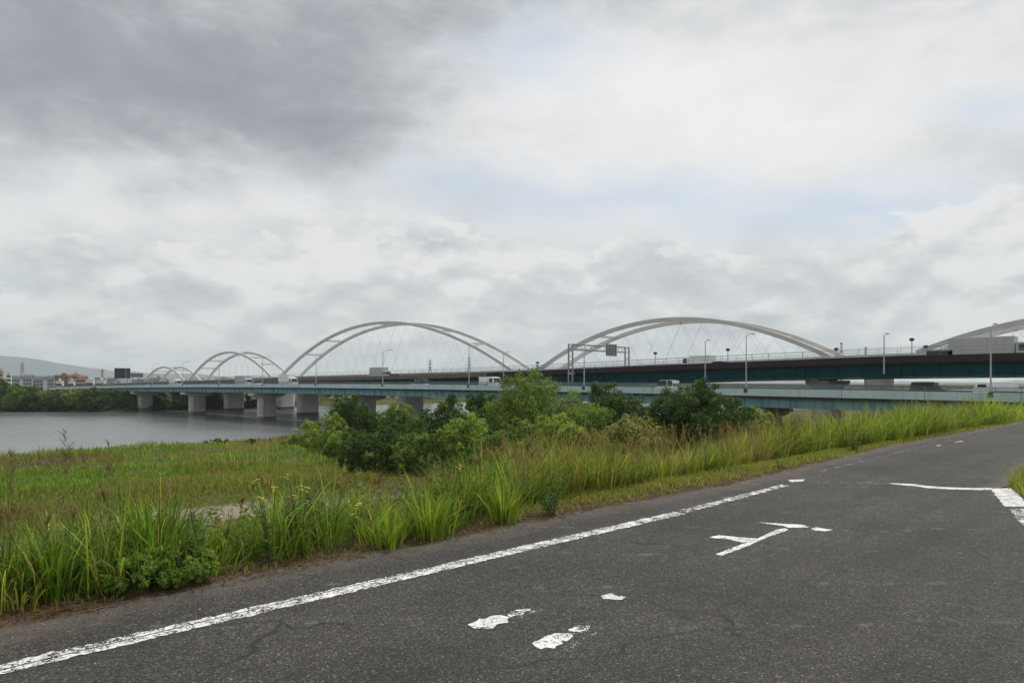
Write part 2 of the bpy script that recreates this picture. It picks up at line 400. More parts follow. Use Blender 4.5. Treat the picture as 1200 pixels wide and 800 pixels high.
# ------------------------------------------------------------------ terrain
WATER_Z = EYE - 9.4
NEAR_BANK = 104.0
def far_bank(u): return np.clip(283 - 1.2 * (np.asarray(u, float) - 49), 257, 300)
def road_left(u):  return np.interp(u, [-40, 11, 20, 30, 60, 130], [5.72, 5.72, 6.2, 6.2, 6.2, 6.2])
def road_right(u): return np.interp(u, [-40, 5.5, 8, 9.6, 11, 13, 20, 40, 130], [-7, -7, -2.5, .3, 1.75, 2.5, 3.0, 2.9, 2.9])
def terrain(u, v):
    u = np.asarray(u, float); v = np.asarray(v, float)
    z = np.interp(v, [-400, -22, -9, -7.2, 6.6, 7.4, 17, 26, 40, 96, 103, 107, 130], [-4.2, -4.2, -.3, 0, 0, -.15, -4.0, -4.7, -4.9, -6.5, -7.2, -8.2, -9.5])
    fb = far_bank(u)
    zf = np.interp(v - fb, [-30, -2, 4, 14, 60, 90, 105, 130, 400], [-9.5, -8.2, -6.6, -5.6, -5.2, -4.9, -1.5, -4.5, -4.5])
    z = np.where(v > 170, zf, z)
    bumpy = (vnoise(u, v, 5, 3) - .5) * .35 + (vnoise(u, v, 1.7, 4) - .5) * .14
    w = np.clip((v - 7.0) / 3, 0, 1) * (v < 115)
    road = (v < road_left(u) + .02) & (v > road_right(u) - .02)
    edge = (vnoise(u, v, .5, 5) - .5) * .05
    return z + bumpy * w - .035 + np.where((~road) & (v < 8) & (v > -8), .03 + edge, 0)

def grid_mesh(name, us, vs, zf, mat, wear=None):
    U, V = np.meshgrid(us, vs); Z = zf(U, V); n, k = U.shape
    co = np.stack([U, V, Z], -1).reshape(-1, 3)
    i = np.arange(n * k).reshape(n, k)
    q = np.stack([i[:-1, :-1], i[:-1, 1:], i[1:, 1:], i[1:, :-1]], -1).reshape(-1, 4)
    me = bpy.data.meshes.new(name); me.from_pydata(co.tolist(), [], q.tolist()); me.update()
    if wear is not None:
        W = wear(U, V).reshape(-1, 4).astype(np.float32)
        a = me.attributes.new('wear', 'FLOAT_COLOR', 'POINT'); a.data.foreach_set('color', W.ravel())
    return link_mesh(name, me, mat, None, True)
def wear(U, V):
    d = V - road_left(U)
    near = np.clip(1 - d / .75, 0, 1) * (d > -.3) * (V > 3)
    nr = np.clip(1 - (road_right(U) - V) / .5, 0, 1) * (V < 3.2)
    patches = np.clip((vnoise(U, V, 7, 11) - .62) * 4, 0, 1) * (V > 14) * .7
    path = np.clip(1.3 - np.abs(V - 33.5 - 2.5 * (vnoise(U, V * 0, 12, 6) - .5)) / 1.5, 0, 1) * np.clip((vnoise(U, V, 6, 8) - .15) * 4, 0, 1)
    path = np.maximum(path, np.clip(1.5 - np.hypot((U - 14.5) / 5.5, (V - 35) / 2.6), 0, 1))
    return np.stack([np.maximum(np.maximum(near, nr), patches), path, 0 * U, 1 + 0 * U], -1)
us = np.unique(np.round(np.concatenate([[-9000, -5000, -2500, -1200, -600, -300, -150], np.arange(-80, -8, 4), np.arange(-8, 32, .4), np.arange(32, 70, 1.5), np.arange(70, 320, 8), [350, 450, 600, 900, 1500, 3000, 6000, 9000]]), 3))
vs = np.unique(np.round(np.concatenate([[-9000, -4000, -1500, -500, -200, -60, -30], np.arange(-24, -9, 1.5), np.arange(-9, 4.5, .6), np.arange(4.5, 9, .12), np.arange(9, 45, .6), np.arange(45, 112, 1.5), np.arange(112, 240, 16), np.arange(240, 420, 4), [450, 500, 650, 900, 1500, 2500, 4500, 9000]]), 3))
tag(grid_mesh('ground', us, vs, terrain, M['ground'], wear), kind='structure')

wm = MB(); wm.add([(-6000, 98, WATER_Z), (6000, 98, WATER_Z), (6000, 306, WATER_Z), (-6000, 306, WATER_Z)], [(0, 1, 2, 3)])
tag(wm.build('river', M['water']), kind='structure')

# asphalt road, 3 cm thick at its broken edge
def build_road():
    U = np.concatenate([np.arange(-30, 34, .12), np.arange(34, 130, 1.0)])
    rag = (vnoise(U, U * 0, .45, 21) - .5) * .16 + (vnoise(U, U * 0, 1.9, 22) - .5) * .2
    rag2 = (vnoise(U, U * 0, .5, 23) - .5) * .2
    l, r = road_left(U) + rag, road_right(U) + rag2
    cols = [r, r, r + .35, r * .5 + l * .5, l - .5, l, l]; zs = [-.06, 0, 0, 0, 0, 0, -.06]; ws = [1, .9, .0, 0, 0, .8, 1]
    k = len(cols); co = []; W = []
    for i in range(len(U)):
        for j in range(k): co.append((U[i], cols[j][i], zs[j])); W += [ws[j], 0, 0, 1]
    f = [(i*k+j, (i+1)*k+j, (i+1)*k+j+1, i*k+j+1) for i in range(len(U)-1) for j in range(k-1)]
    me = bpy.data.meshes.new('road'); me.from_pydata(co, [], f); me.update()
    a = me.attributes.new('wear', 'FLOAT_COLOR', 'POINT'); a.data.foreach_set('color', np.array(W, np.float32))
    return tag(link_mesh('road', me, M['asphalt']), kind='structure')
road = build_road()

def ragged(poly, step=.05, amp=.012):
    out = []
    for i in range(len(poly)):
        a, b = np.array(poly[i]), np.array(poly[(i+1) % len(poly)]); n = max(1, int(np.linalg.norm(b-a) / step))
        for j in range(n):
            p = a + (b - a) * j / n; out.append(tuple(p + rng.normal(0, amp, 2)))
    return out
def marking(name, pix, mat, z=.004, amp=.010, world=False):
    poly = pix if world else [unproject(*p) for p in pix]
    poly = ragged(poly, .03, amp)
    b = MB(); b.add([(x, y, z) for x, y in poly], [tuple(range(len(poly)))])
    return b.build(name, mat, road)
def Z4(pts): return [(500 + x / 2.4, 600 + y / 2.4) for x, y in pts]
def Z5(pts): return [(880 + x / 3.75, 480 + y / 3.75) for x, y in pts]
def strip(u0, u1, va, vb, w, n=40):
    U = np.linspace(u0, u1, n); V = np.interp(U, [u0, u1], [va, vb]); return [(u, v - w/2) for u, v in zip(U, V)] + [(u, v + w/2) for u, v in zip(U[::-1], V[::-1])]
marking('edge_line', strip(-9, 7.75, 4.93, 4.84, .17, 110), M['paint'], amp=.009, world=True)
marking('edge_line', strip(7.85, 11.0, 4.86, 4.98, .15), M['paint_worn'], amp=.008, world=True)
marking('edge_line', strip(13, 26, 5.3, 5.75, .13), M['paint_ghost'], amp=.006, world=True)
marking('edge_line', Z5([(812, 155), (838, 152), (842, 157), (820, 160)]), M['paint_worn'])
marking('edge_line', Z5([(893, 140), (930, 135), (932, 140), (900, 145)]), M['paint_worn'])
marking('edge_line', Z5([(160, 308), (235, 306), (236, 314), (178, 318)]), M['paint_fresh'])
marking('painted_letter', Z4([(123, 315), (150, 302), (187, 292), (235, 293), (232, 307), (205, 317), (175, 328), (140, 325)]), M['paint_fresh'])
marking('painted_letter', Z4([(228, 290), (250, 276), (292, 272), (283, 285), (238, 296)]), M['paint_worn'])
marking('painted_letter', Z4([(292, 370), (320, 355), (348, 343), (400, 341), (412, 352), (390, 368), (362, 381), (320, 385)]), M['paint_fresh'])
marking('painted_letter', Z4([(398, 331), (425, 321), (462, 321), (456, 335), (410, 344)]), M['paint_worn'])
marking('painted_letter', Z4([(486, 235), (520, 229), (558, 240), (548, 246), (495, 243)]), M['paint_fresh'])
marking('painted_letter', Z4([(225, 297), (255, 272), (310, 266), (330, 276), (300, 290), (245, 300)]), M['paint_ghost'], .0025)
marking('painted_letter', Z4([(395, 345), (405, 325), (470, 316), (495, 325), (470, 345), (430, 385), (370, 395), (412, 352)]), M['paint_ghost'], .0025)
marking('junction_symbol', Z4([(810, 119), (833, 122), (905, 95), (960, 70), (1020, 49), (1008, 46), (985, 49), (925, 77), (870, 97)]), M['paint_fresh'], amp=.006)
marking('junction_symbol', Z4([(795, 72), (822, 65), (870, 70), (935, 76), (920, 83), (890, 86), (845, 76)]), M['paint_fresh'], .005, amp=.006)
marking('junction_symbol', Z4([(928, 29), (1000, 33), (1062, 37), (1076, 44), (1020, 45), (1000, 39), (960, 34)]), M['paint_fresh'], .006, amp=.006)
marking('junction_symbol', Z4([(1080, 45), (1100, 43), (1142, 50), (1125, 54), (1090, 52)]), M['paint_fresh'], amp=.006)
marking('stop_line', Z5([(598, 322), (650, 324), (720, 327), (775, 335), (870, 341), (1000, 344), (1060, 344), (1058, 352), (1000, 353), (880, 350), (775, 344), (720, 336), (640, 329)]), M['paint_fresh'], amp=.006)
marking('stop_line', Z5([(240, 313), (420, 316), (598, 322), (596, 328), (420, 322), (240, 318)]), M['paint_ghost'], amp=.006)
marking('edge_line', Z5([(1052, 347), (1142, 346), (1172, 370), (1200, 398), (1225, 428), (1116, 427), (1085, 390)]), M['paint_fresh'], .008)
marking('edge_line', Z5([(1135, 437), (1232, 436), (1270, 470), (1300, 520), (1230, 530), (1185, 500), (1160, 465)]), M['paint_worn'])

# ------------------------------------------------------------------ bridges
def sweep(mb, v0, v1, u0, u1, zt, zb, step=6.0):
    n = max(1, int(round((v1 - v0) / step))); rings = []
    for i in range(n + 1):
        v = v0 + (v1 - v0) * i / n; a, b = zt(v), zb(v)
        rings.append([(u0, v, b), (u1, v, b), (u1, v, a), (u0, v, a)])
    return mb.loft(rings)
ROADV0, ROADV1 = -26.0, 366.0
def R1(v): return EYE + .2 - .6 * ((v - 140) / 120) ** 2            # rail top of the blue bridge
bb = empty('road_bridge', (80, 140, 0)); tag(bb, 'long low pale blue girder bridge on concrete piers crossing the river', 'bridge')
def local(mb, org):
    mb.v = [(x - org[0], y - org[1], z - org[2]) for x, y, z in mb.v]; return mb
OB = (80, 140, 0)
def pb(mb, name, mat, **k): return local(mb, OB).build(name, mat, bb, **k)
pb(sweep(MB(), ROADV0, ROADV1, 80.3, 93.2, lambda v: R1(v) - 1.35, lambda v: R1(v) - 1.62), 'deck', M['asph_deck'])
J = np.arange(ROADV0, ROADV1 - 1, 8.0)
for v in J:                                                        # fascia panels and girder segments between joints
    v1 = min(v + 8, ROADV1)
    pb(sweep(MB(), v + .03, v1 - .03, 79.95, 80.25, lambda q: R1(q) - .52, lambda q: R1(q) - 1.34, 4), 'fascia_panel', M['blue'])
for v in np.arange(ROADV0, ROADV1 - 1, 10.35):
    v1 = min(v + 10.35, ROADV1)
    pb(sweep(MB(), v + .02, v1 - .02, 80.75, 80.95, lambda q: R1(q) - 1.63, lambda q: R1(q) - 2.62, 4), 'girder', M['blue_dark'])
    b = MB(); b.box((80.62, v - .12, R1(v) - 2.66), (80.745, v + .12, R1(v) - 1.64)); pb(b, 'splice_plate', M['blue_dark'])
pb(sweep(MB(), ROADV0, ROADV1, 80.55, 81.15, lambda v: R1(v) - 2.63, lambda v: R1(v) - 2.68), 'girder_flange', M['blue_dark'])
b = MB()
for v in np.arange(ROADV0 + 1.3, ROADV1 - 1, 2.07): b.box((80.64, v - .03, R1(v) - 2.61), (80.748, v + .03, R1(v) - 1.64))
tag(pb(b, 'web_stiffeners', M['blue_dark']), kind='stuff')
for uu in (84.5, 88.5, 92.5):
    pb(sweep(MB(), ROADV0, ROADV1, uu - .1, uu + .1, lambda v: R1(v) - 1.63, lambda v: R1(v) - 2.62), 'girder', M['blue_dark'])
pb(sweep(MB(), ROADV0, ROADV1, 93.21, 93.45, lambda v: R1(v) - .52, lambda v: R1(v) - 1.62), 'far_parapet', M['rail'])
def railing(mb, u, v0, v1, zf, h, step, bars=(1.0, .5), r=.03):
    for f in bars:
        sweep(mb, v0, v1, u - r, u + r, lambda v: zf(v) + h * f, lambda v: zf(v) + h * f - 2 * r)
    v = v0 + .02
    while v < v1:
        mb.box((u - r*.8, v - r*.8, zf(v) - .05), (u + r*.8, v + r*.8, zf(v) + h - 2*r - .002)); v += step
    return mb
pb(railing(MB(), 80.1, ROADV0, ROADV1, lambda v: R1(v) - .52, .52, 2.0, (1.0, .68, .36), .035), 'railing', M['rail'])
pb(railing(MB(), 93.33, ROADV0, ROADV1, lambda v: R1(v) - .52, .52, 2.0, (1.0, .68, .36), .035), 'railing', M['rail'])

def pier(mk, parent, org, u0, u1, v, th, ztop, mat, cap_over=.9, cap_h=.9, stain=True, name='pier'):
    zb = float(terrain((u0 + u1) / 2, v)) - .5
    b = MB(); h = th / 2; c = min(h, .6)
    prof = [(u0, v - h + c), (u0 + c, v - h), (u1 - c, v - h), (u1, v - h + c), (u1, v + h - c), (u1 - c, v + h), (u0 + c, v + h), (u0, v + h - c)]
    b.loft([[(x, y, zb) for x, y in prof], [(x, y, ztop - cap_h) for x, y in prof]])
    p = local(b, org).build(name, mat, parent)
    b = MB(); o = cap_over
    b.loft([[(x, y, ztop - cap_h - .01 + .0) for x, y in ((u0-.05, v-h-.05), (u1+.05, v-h-.05), (u1+.05, v+h+.05), (u0-.05, v+h+.05))],
            [(x, y, ztop - cap_h * .55) for x, y in ((u0-o, v-h-.3), (u1+o, v-h-.3), (u1+o, v+h+.3), (u0-o, v+h+.3))],
            [(x, y, ztop - .12) for x, y in ((u0-o, v-h-.3), (u1+o, v-h-.3), (u1+o, v+h+.3), (u0-o, v+h+.3))]])
    local(b, org).build('pier_cap', mat, p)
    if stain and zb < WATER_Z:
        b = MB(); e = .04; pr = [(u0-e, v-h+c), (u0+c, v-h-e), (u1-c, v-h-e), (u1+e, v-h+c), (u1+e, v+h-c), (u1-c, v+h+e), (u0+c, v+h+e), (u0-e, v+h-c)]
        b.loft([[(x, y, zb) for x, y in pr], [(x, y, WATER_Z + 1.0) for x, y in pr]])
        local(b, org).build('water_stain', M['stain'], p)
    b = MB()
    for uu in np.linspace(u0 + .8, u1 - .8, 4): b.box((uu - .35, v - .35, ztop - .115), (uu + .35, v + .35, ztop - .005))
    local(b, org).build('bearing', M['dark_steel'], p)
    return p
for k in range(-1, 8):
    v = 40.7 + 43.3 * k
    pier(0, bb, OB, 82.2, 86.6, v, 2.6, R1(v) - 2.69, M['concrete'], 2.0, 1.2)

# expressway: dark teal girder with a brown parapet
EXV0, EXV1 = -30.0, 420.0
_ev = np.array([-60, 17, 35, 60, 85, 108, 130, 166, 220, 300, 430]); _ez = np.array([3.3, 3.36, 3.25, 2.85, 2.35, 1.9, 1.6, 1.3, .85, .1, -2.0])
def PE(v):
    v = np.asarray(v, float); return EYE + (np.interp(v - 8, _ev, _ez) + np.interp(v, _ev, _ez) + np.interp(v + 8, _ev, _ez)) / 3
def GD(v): return np.interp(v, [55, 115], [2.62, 3.0])             # girder depth
OE = (98, 140, 0)
eb = empty('expressway_bridge', OE); tag(eb, 'dark teal girder expressway bridge with brown parapet behind the pale blue bridge', 'bridge')
def pe(mb, name, mat, **k): return local(mb, OE).build(name, mat, eb, **k)
pe(sweep(MB(), EXV0, EXV1, 98.3, 113.2, lambda v: PE(v) - .79, lambda v: PE(v) - .98), 'deck', M['asph_deck'])
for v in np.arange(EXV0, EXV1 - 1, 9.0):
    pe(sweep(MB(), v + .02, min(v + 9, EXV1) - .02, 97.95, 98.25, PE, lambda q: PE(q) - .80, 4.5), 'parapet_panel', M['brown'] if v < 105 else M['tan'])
for v in np.arange(EXV0, EXV1 - 1, 12.0):
    pe(sweep(MB(), v + .015, min(v + 12, EXV1) - .015, 98.9, 99.1, lambda q: PE(q) - .99, lambda q: PE(q) - GD(q), 6), 'girder', M['teal'])
    b = MB(); b.box((98.74, v - .14, PE(v) - GD(v) - .04), (98.89, v + .14, PE(v) - .99)); pe(b, 'splice_plate', M['teal'])
b = MB()
for v in np.arange(EXV0 + 1.5, EXV1 - 1, 3.0): b.box((98.77, v - .035, PE(v) - GD(v)), (98.895, v + .035, PE(v) - 1.0))
tag(pe(b, 'web_stiffeners', M['teal']), kind='stuff')
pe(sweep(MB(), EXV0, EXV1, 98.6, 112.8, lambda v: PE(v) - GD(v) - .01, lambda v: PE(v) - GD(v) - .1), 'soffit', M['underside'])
pe(sweep(MB(), EXV0, EXV1, 113.21, 113.45, PE, lambda v: PE(v) - 1.25), 'far_parapet', M['brown'])
pe(railing(MB(), 98.1, EXV0, 160, PE, .95, 2.4, (1.0, .55), .025), 'railing', M['steel'])
pe(railing(MB(), 113.33, EXV0, 160, PE, .95, 2.4, (1.0, .55), .025), 'railing', M['steel'])
for v in (-8, 41, 89.5, 138, 186, 234, 282, 330, 378):
    pier(0, eb, OE, 101.2, 107.4, v, 2.6, float(PE(v)) - GD(v) - .11, M['pier_far'], .8, 1.0)

# arch bridge behind
_av = np.array([-60, 34, 47, 111, 120, 232, 239, 312, 318, 364, 440]); _az = np.array([4.4, 4.4, 4.2, 2.95, 2.85, 2.0, 1.85, .75, .65, .4, -.8])
def PA(v): return EYE + np.interp(v, _av, _az)
OA = (120, 140, 0); AU0, AU1 = 120.0, 127.0
ab = empty('arch_bridge', OA); tag(ab, 'bridge with white steel tied arches rising behind the dark expressway girder', 'bridge')
def pa(mb, name, mat, parent=None, **k): return local(mb, OA).build(name, mat, parent or ab, **k)
pa(sweep(MB(), -30, 425, 119.2, 127.8, lambda v: PA(v), lambda v: PA(v) - .3), 'deck', M['pier_far'])
for uu in (AU0, AU1):
    pa(sweep(MB(), -30, 425, uu - .35, uu + .35, lambda v: PA(v) - .31, lambda v: PA(v) - 2.0), 'tie_girder', M['archw'])
pa(railing(MB(), 119.3, -30, 425, PA, 1.0, 3.0, (1.0, .5), .025), 'railing', M['steel'])
def arch(v0, v1, rise, nh, extra_label):
    n = 44
    def zc(s): return PA(v0 + (v1 - v0) * s) * 0 + (PA(v0) * (1 - s) + PA(v1) * s) + 4 * rise * s * (1 - s)
    zd = lambda s: PA(v0 + (v1 - v0) * s)
    for uu in (AU0, AU1):
        rings = []
        for i in range(n + 1):
            s = i / n; y = v0 + (v1 - v0) * s; z = zc(s)
            dz = (zc(min(1, s + .01)) - zc(max(0, s - .01))) / ((min(1, s + .01) - max(0, s - .01)) * (v1 - v0))
            nl = math.hypot(1, dz); ny, nz = -dz / nl, 1 / nl; h, w = .37, .36
            rings.append([(uu + a * w, y + b_ * h * ny, z + b_ * h * nz) for a, b_ in ((-1, -1), (1, -1), (1, 1), (-1, 1))])
        rib = pa(MB().loft(rings), 'arch_rib', M['archw'])
        # crossing hanger cables
        for k in range(1, nh):
            s = k / nh
            for ds in (-.055, .055):
                s2 = min(.985, max(.015, s + ds * (1.2 if abs(s-.5) < .3 else .8)))
                if zc(s) - zd(s) < .8: continue
                b = MB(); b.tube([(uu, v0 + (v1-v0)*s2, zd(s2) - .1), (uu, v0 + (v1-v0)*s, zc(s) - .4)], .018, 4)
                pa(b, 'hanger_cable', M['post'])
    for s in (.14, .25, .5, .75, .86):
        y, z = v0 + (v1-v0)*s, zc(s); b = MB(); b.box((AU0 + .37, y - .16, z - .2), (AU1 - .37, y + .16, z + .2)); pa(b, 'cross_brace', M['archw'])
arch(-11, 34, 4.7, 8, '')
arch(47, 111, 8.5, 14, '')
arch(120, 232, 14.6, 22, '')
arch(239, 312, 10.2, 14, '')
arch(318, 366, 6.3, 10, '')
for v in (-14, 40.5, 115.5, 235.5, 315, 368, 415):
    pier(0, ab, OA, 120.6, 126.4, v, 3.0, float(PA(v)) - 2.02, M['pier_far'], .5, 1.0)

# ------------------------------------------------------------------ bridge furniture
ORD = ['first', 'second', 'third', 'fourth', 'fifth', 'sixth', 'seventh', 'eighth', 'ninth', 'tenth', 'eleventh', 'twelfth', 'thirteenth']
def lamp_post(loc, h, arm, side, label, group, double=False, box=True):
    t = empty('street_lamp', loc); tag(t, label, 'lamp', group)
    b = MB(); b.tube([(0, 0, 0), (0, 0, h * .5), (0, 0, h)], [.085, .07, .05], 8); b.build('pole', M['post'], t)
    b = MB(); b.box((-.16, -.16, 0), (.16, .16, .03)); b.tube([(0, 0, .031), (0, 0, .5)], .13, 8); b.build('base', M['post'], t)
    for sgn in ((side, -side) if double else (side,)):
        b = MB(); b.tube([(0, 0, h - .05), (sgn * arm * .5, 0, h + .28), (sgn * arm, 0, h + .36)], [.05, .045, .04], 6); a = b.build('arm', M['post'], t)
        b = MB(); b.loft([[(sgn * (arm - .05), y, h + z) for y, z in ((-.1, .30), (.1, .30), (.1, .40), (-.1, .40))],
                          [(sgn * (arm + .3), y, h + z) for y, z in ((-.17, .29), (.17, .29), (.14, .45), (-.14, .45))],
                          [(sgn * (arm + .75), y, h + z) for y, z in ((-.1, .33), (.1, .33), (.08, .42), (-.08, .42))]])
        b.build('lamp_head', M['lamp'], a)
    if box:
        b = MB(); b.box((-.24, -.2, -.55), (-.13, .2, -.05)); b.build('bracket', M['dark_steel'], t)
    return t
for k in range(12):
    v = 16.4 + 24.6 * k
    lamp_post((80.1, v, R1(v) - .42), 6.1, 1.5, 1, 'slim grey lamp post on the pale blue bridge rail, %s from the right picture edge' % ORD[k], 'lamps along the blue bridge')
def short_lamp(px, u, h, zf, label, post=False):
    v = v_at(px, u); t = empty('street_lamp', (u, v, float(zf(v)))); tag(t, label, 'lamp', 'lamps along the expressway')
    b = MB(); b.tube([(0, 0, -.9), (0, 0, h * .6), (0, 0, h)], [.09, .075, .06], 8); b.build('pole', M['post'], t)
    b = MB(); b.loft([[(x*s, y*s, h + z) for x, y in ((-.2, -.2), (.2, -.2), (.2, .2), (-.2, .2))] for s, z in ((.5, -.02), (1.3, .12), (1.3, .34), (.6, .46))]); b.build('lamp_head', M['dark_steel'], t)
for px, h, lab in ((768, 2.6, 'under the middle of the wide right arch'), (853, 2.5, 'right of the white lorry under the wide arch'),
                   (980, 1.7, 'where the wide arch comes down at its right end'), (1068.6, 2.6, 'just left of the rightmost arch'),
                   (1085, 1.5, 'in front of the foot of the rightmost arch'), (630, 2.0, 'in the gap between the two big arches')):
    short_lamp(px, 112.6, h, PE, 'short lamp on the expressway, ' + lab)
def tall_lamp(px, label, zb, ztop, arm):
    u = 97.6; v = v_at(px, u); Zd = (u + v) * S2
    z0 = float(PE(v)) - 2.2; zt = EYE + (HOR - ztop) * Zd / FPX
    t = empty('street_lamp', (u, v, z0)); tag(t, label, 'lamp', 'lamps along the expressway')
    b = MB(); b.tube([(0, 0, 0), (0, 0, zt - z0)], [.1, .06], 8); b.build('pole', M['post'], t)
    for zz in (.1, 1.5):
        b = MB(); b.box((-.12, -.12, zz), (.345, .12, zz + .2)); b.build('bracket', M['steel'], t)
    b = MB(); b.tube([(0, 0, zt - z0), (arm, 0, zt - z0 + .25)], .05, 6); b.box((arm - .1, -.14, zt - z0 + .2), (arm + .6, .14, zt - z0 + .34)); b.build('lamp_head', M['lamp'], t)
tall_lamp(826.5, 'tall lamp pole bracketed to dark expressway girder beside the white lorry', 437, 400, .8)
tall_lamp(1036, 'tall lamp pole bracketed to dark expressway girder between the two right arches', 440, 393, .8)
tall_lamp(590, 'tall lamp pole on the expressway where the big middle arch comes down', 447, 414, .8)

def gantry():
    v = 82.8; ua, ub = 97.35, 114.0; t = empty('sign_gantry', (97.35, v, 0))
    tag(t, 'steel truss sign gantry spanning the dark expressway', 'gantry'); o = (97.35, v, 0)
    ztop, zlow = EYE + 6.7, EYE + 5.75
    for uu in (ua, ub):
        for dv in (-.45, .45):
            b = MB(); b.tube([(uu, v + dv, float(PE(v)) - 3.0), (uu, v + dv, ztop + .1)], .15, 8); local(b, o).build('column', M['steel'], t)
        b = MB()
        for z in np.arange(EYE, EYE + 6, 1.5): b.box((uu - .06, v - .29, z), (uu + .06, v + .29, z + .1))
        b.box((min(uu, 98 if uu < 100 else uu) - .1, v - .6, float(PE(v)) - 1.0), ((97.94 if uu < 100 else uu + .1), v + .6, float(PE(v)) - .6))
        if uu > 100: b.box((113.46, v - .6, float(PE(v)) - 1.0), (113.9, v + .6, float(PE(v)) - .6))
        local(b, o).build('column_bracing', M['steel'], t)
    b = MB()
    for dv in (-.45, .45):
        for z in (zlow, ztop): b.tube([(ua + .16, v + dv, z), (ub - .16, v + dv, z)], .09, 6)
        U = np.linspace(ua + .2, ub - .2, 13)
        for i in range(12): b.tube([(U[i], v + dv, zlow if i % 2 else ztop), (U[i+1], v + dv, ztop if i % 2 else zlow)], .045, 4)
    local(b, o).build('truss', M['steel'], t)
    b = MB(); b.box((106.6, v - .75, EYE + 4.9), (109.8, v - .62, EYE + 7.1)); s = local(b, o).build('sign_board', M['signback'], t)
    b = MB()
    for z in np.linspace(EYE + 5.15, EYE + 6.85, 5): b.box((106.65, v - .82, z - .05), (109.75, v - .752, z + .05))
    for x in np.linspace(106.9, 109.5, 4): b.box((x - .06, v - .90, EYE + 4.95), (x + .06, v - .822, EYE + 7.05))
    local(b, o).build('sign_frame', M['post'], s)
gantry()

def far_sign(px, py0, py1, wpx, u, label, mat):
    v = v_at(px, u); Zd = (u + v) * S2; z1 = EYE + (HOR - py0) * Zd / FPX; z0 = EYE + (HOR - py1) * Zd / FPX
    w = wpx * Zd / FPX / S2 * .92; t = empty('sign_board', (u, v, float(PE(v)))); tag(t, label, 'sign'); o = (u, v, float(PE(v)))
    b = MB(); b.box((u - w/2, v - .25, z0), (u + w/2, v + .25, z1)); local(b, o).build('panel', mat, t, bevel=.05)
    b = MB(); b.box((u - w/2 - .12, v - .2, z0 - .12), (u + w/2 + .12, v + .2, z0 - .005)); b.box((u - w/2 - .12, v - .2, z1 + .005), (u + w/2 + .12, v + .2, z1 + .12)); local(b, o).build('frame', M['dark_steel'], t)
    for s in (-.3, .3):
        b = MB(); b.tube([(u + s * w, v, float(PE(v)) - 1), (u + s * w, v, z0 - .12)], .18, 8); local(b, o).build('post', M['steel'], t)
far_sign(143.5, 431.5, 443, 13, 112, 'big dark square electronic sign board at the far left end of the bridge', M['screen'])
far_sign(160, 437.5, 441.5, 11, 112, 'low wide grey sign board right of the big dark square one', M['signback'])

# ------------------------------------------------------------------ vehicles (built nose towards +Y)
def wheels(t, r, xs, ys, z=None):
    for y in ys:
        for x in (-xs, xs):
            b = MB(); b.cyl_x((x, y, r), r, .2, 16); w = b.build('wheel', M['tyre'], t)
            b = MB(); s = 1 if x > 0 else -1; b.cyl_x((x + s * .085, y, r), r * .6, .05, 12); b.build('rim', M['silver'], w)
def car(u, v, z, flip, mat, label, tall=False):
    t = empty('car', (u, v, z), math.pi if flip else 0); tag(t, label, 'car', 'vehicles on the bridges')
    roof = 1.75 if tall else 1.45
    body = [(-2.1, .35), (-2.15, .7), (-2.05, .95), (-.9, 1.0), (.7, 1.0), (1.95, .82), (2.12, .6), (2.1, .35), (1.7, .28), (-1.7, .28)]
    MB().prism_x(body, -.82, .82).build('body', mat, t, bevel=.06)
    c = [(-1.95 if tall else -1.65, .99), (-1.75 if tall else -1.15, roof), (.15, roof), (.95, .99)]
    b = MB(); b.loft([[(x * k, y, zz) for x, (y, zz) in ((sx, p) for p in c)] for sx, k in ((-.74, 1), (.74, 1))]); b.build('cabin', M['glass'], t, bevel=.05)
    b = MB(); b.box((-.66, c[1][0] + .1, roof - .03), (.66, .1, roof + .03)); b.build('roof', mat, t, bevel=.02)
    for y in (-.35, .62 if not tall else .5):
        b = MB(); b.box((-.765, y - .05, .98), (.765, y + .05, roof - .03)); b.build('pillar', mat, t)
    wheels(t, .31, .74, (-1.3, 1.3))
    for x in (-.55, .55):
        b = MB(); b.box((x - .18, 2.06, .58), (x + .18, 2.14, .74)); b.build('headlight', M['white_paint'], t)
        b = MB(); b.box((x - .14, -2.17, .7), (x + .14, -2.1, .88)); b.build('tail_light', M['tail'], t)
M['tail'] = plain('red_lens', (.35, .02, .02), .3)
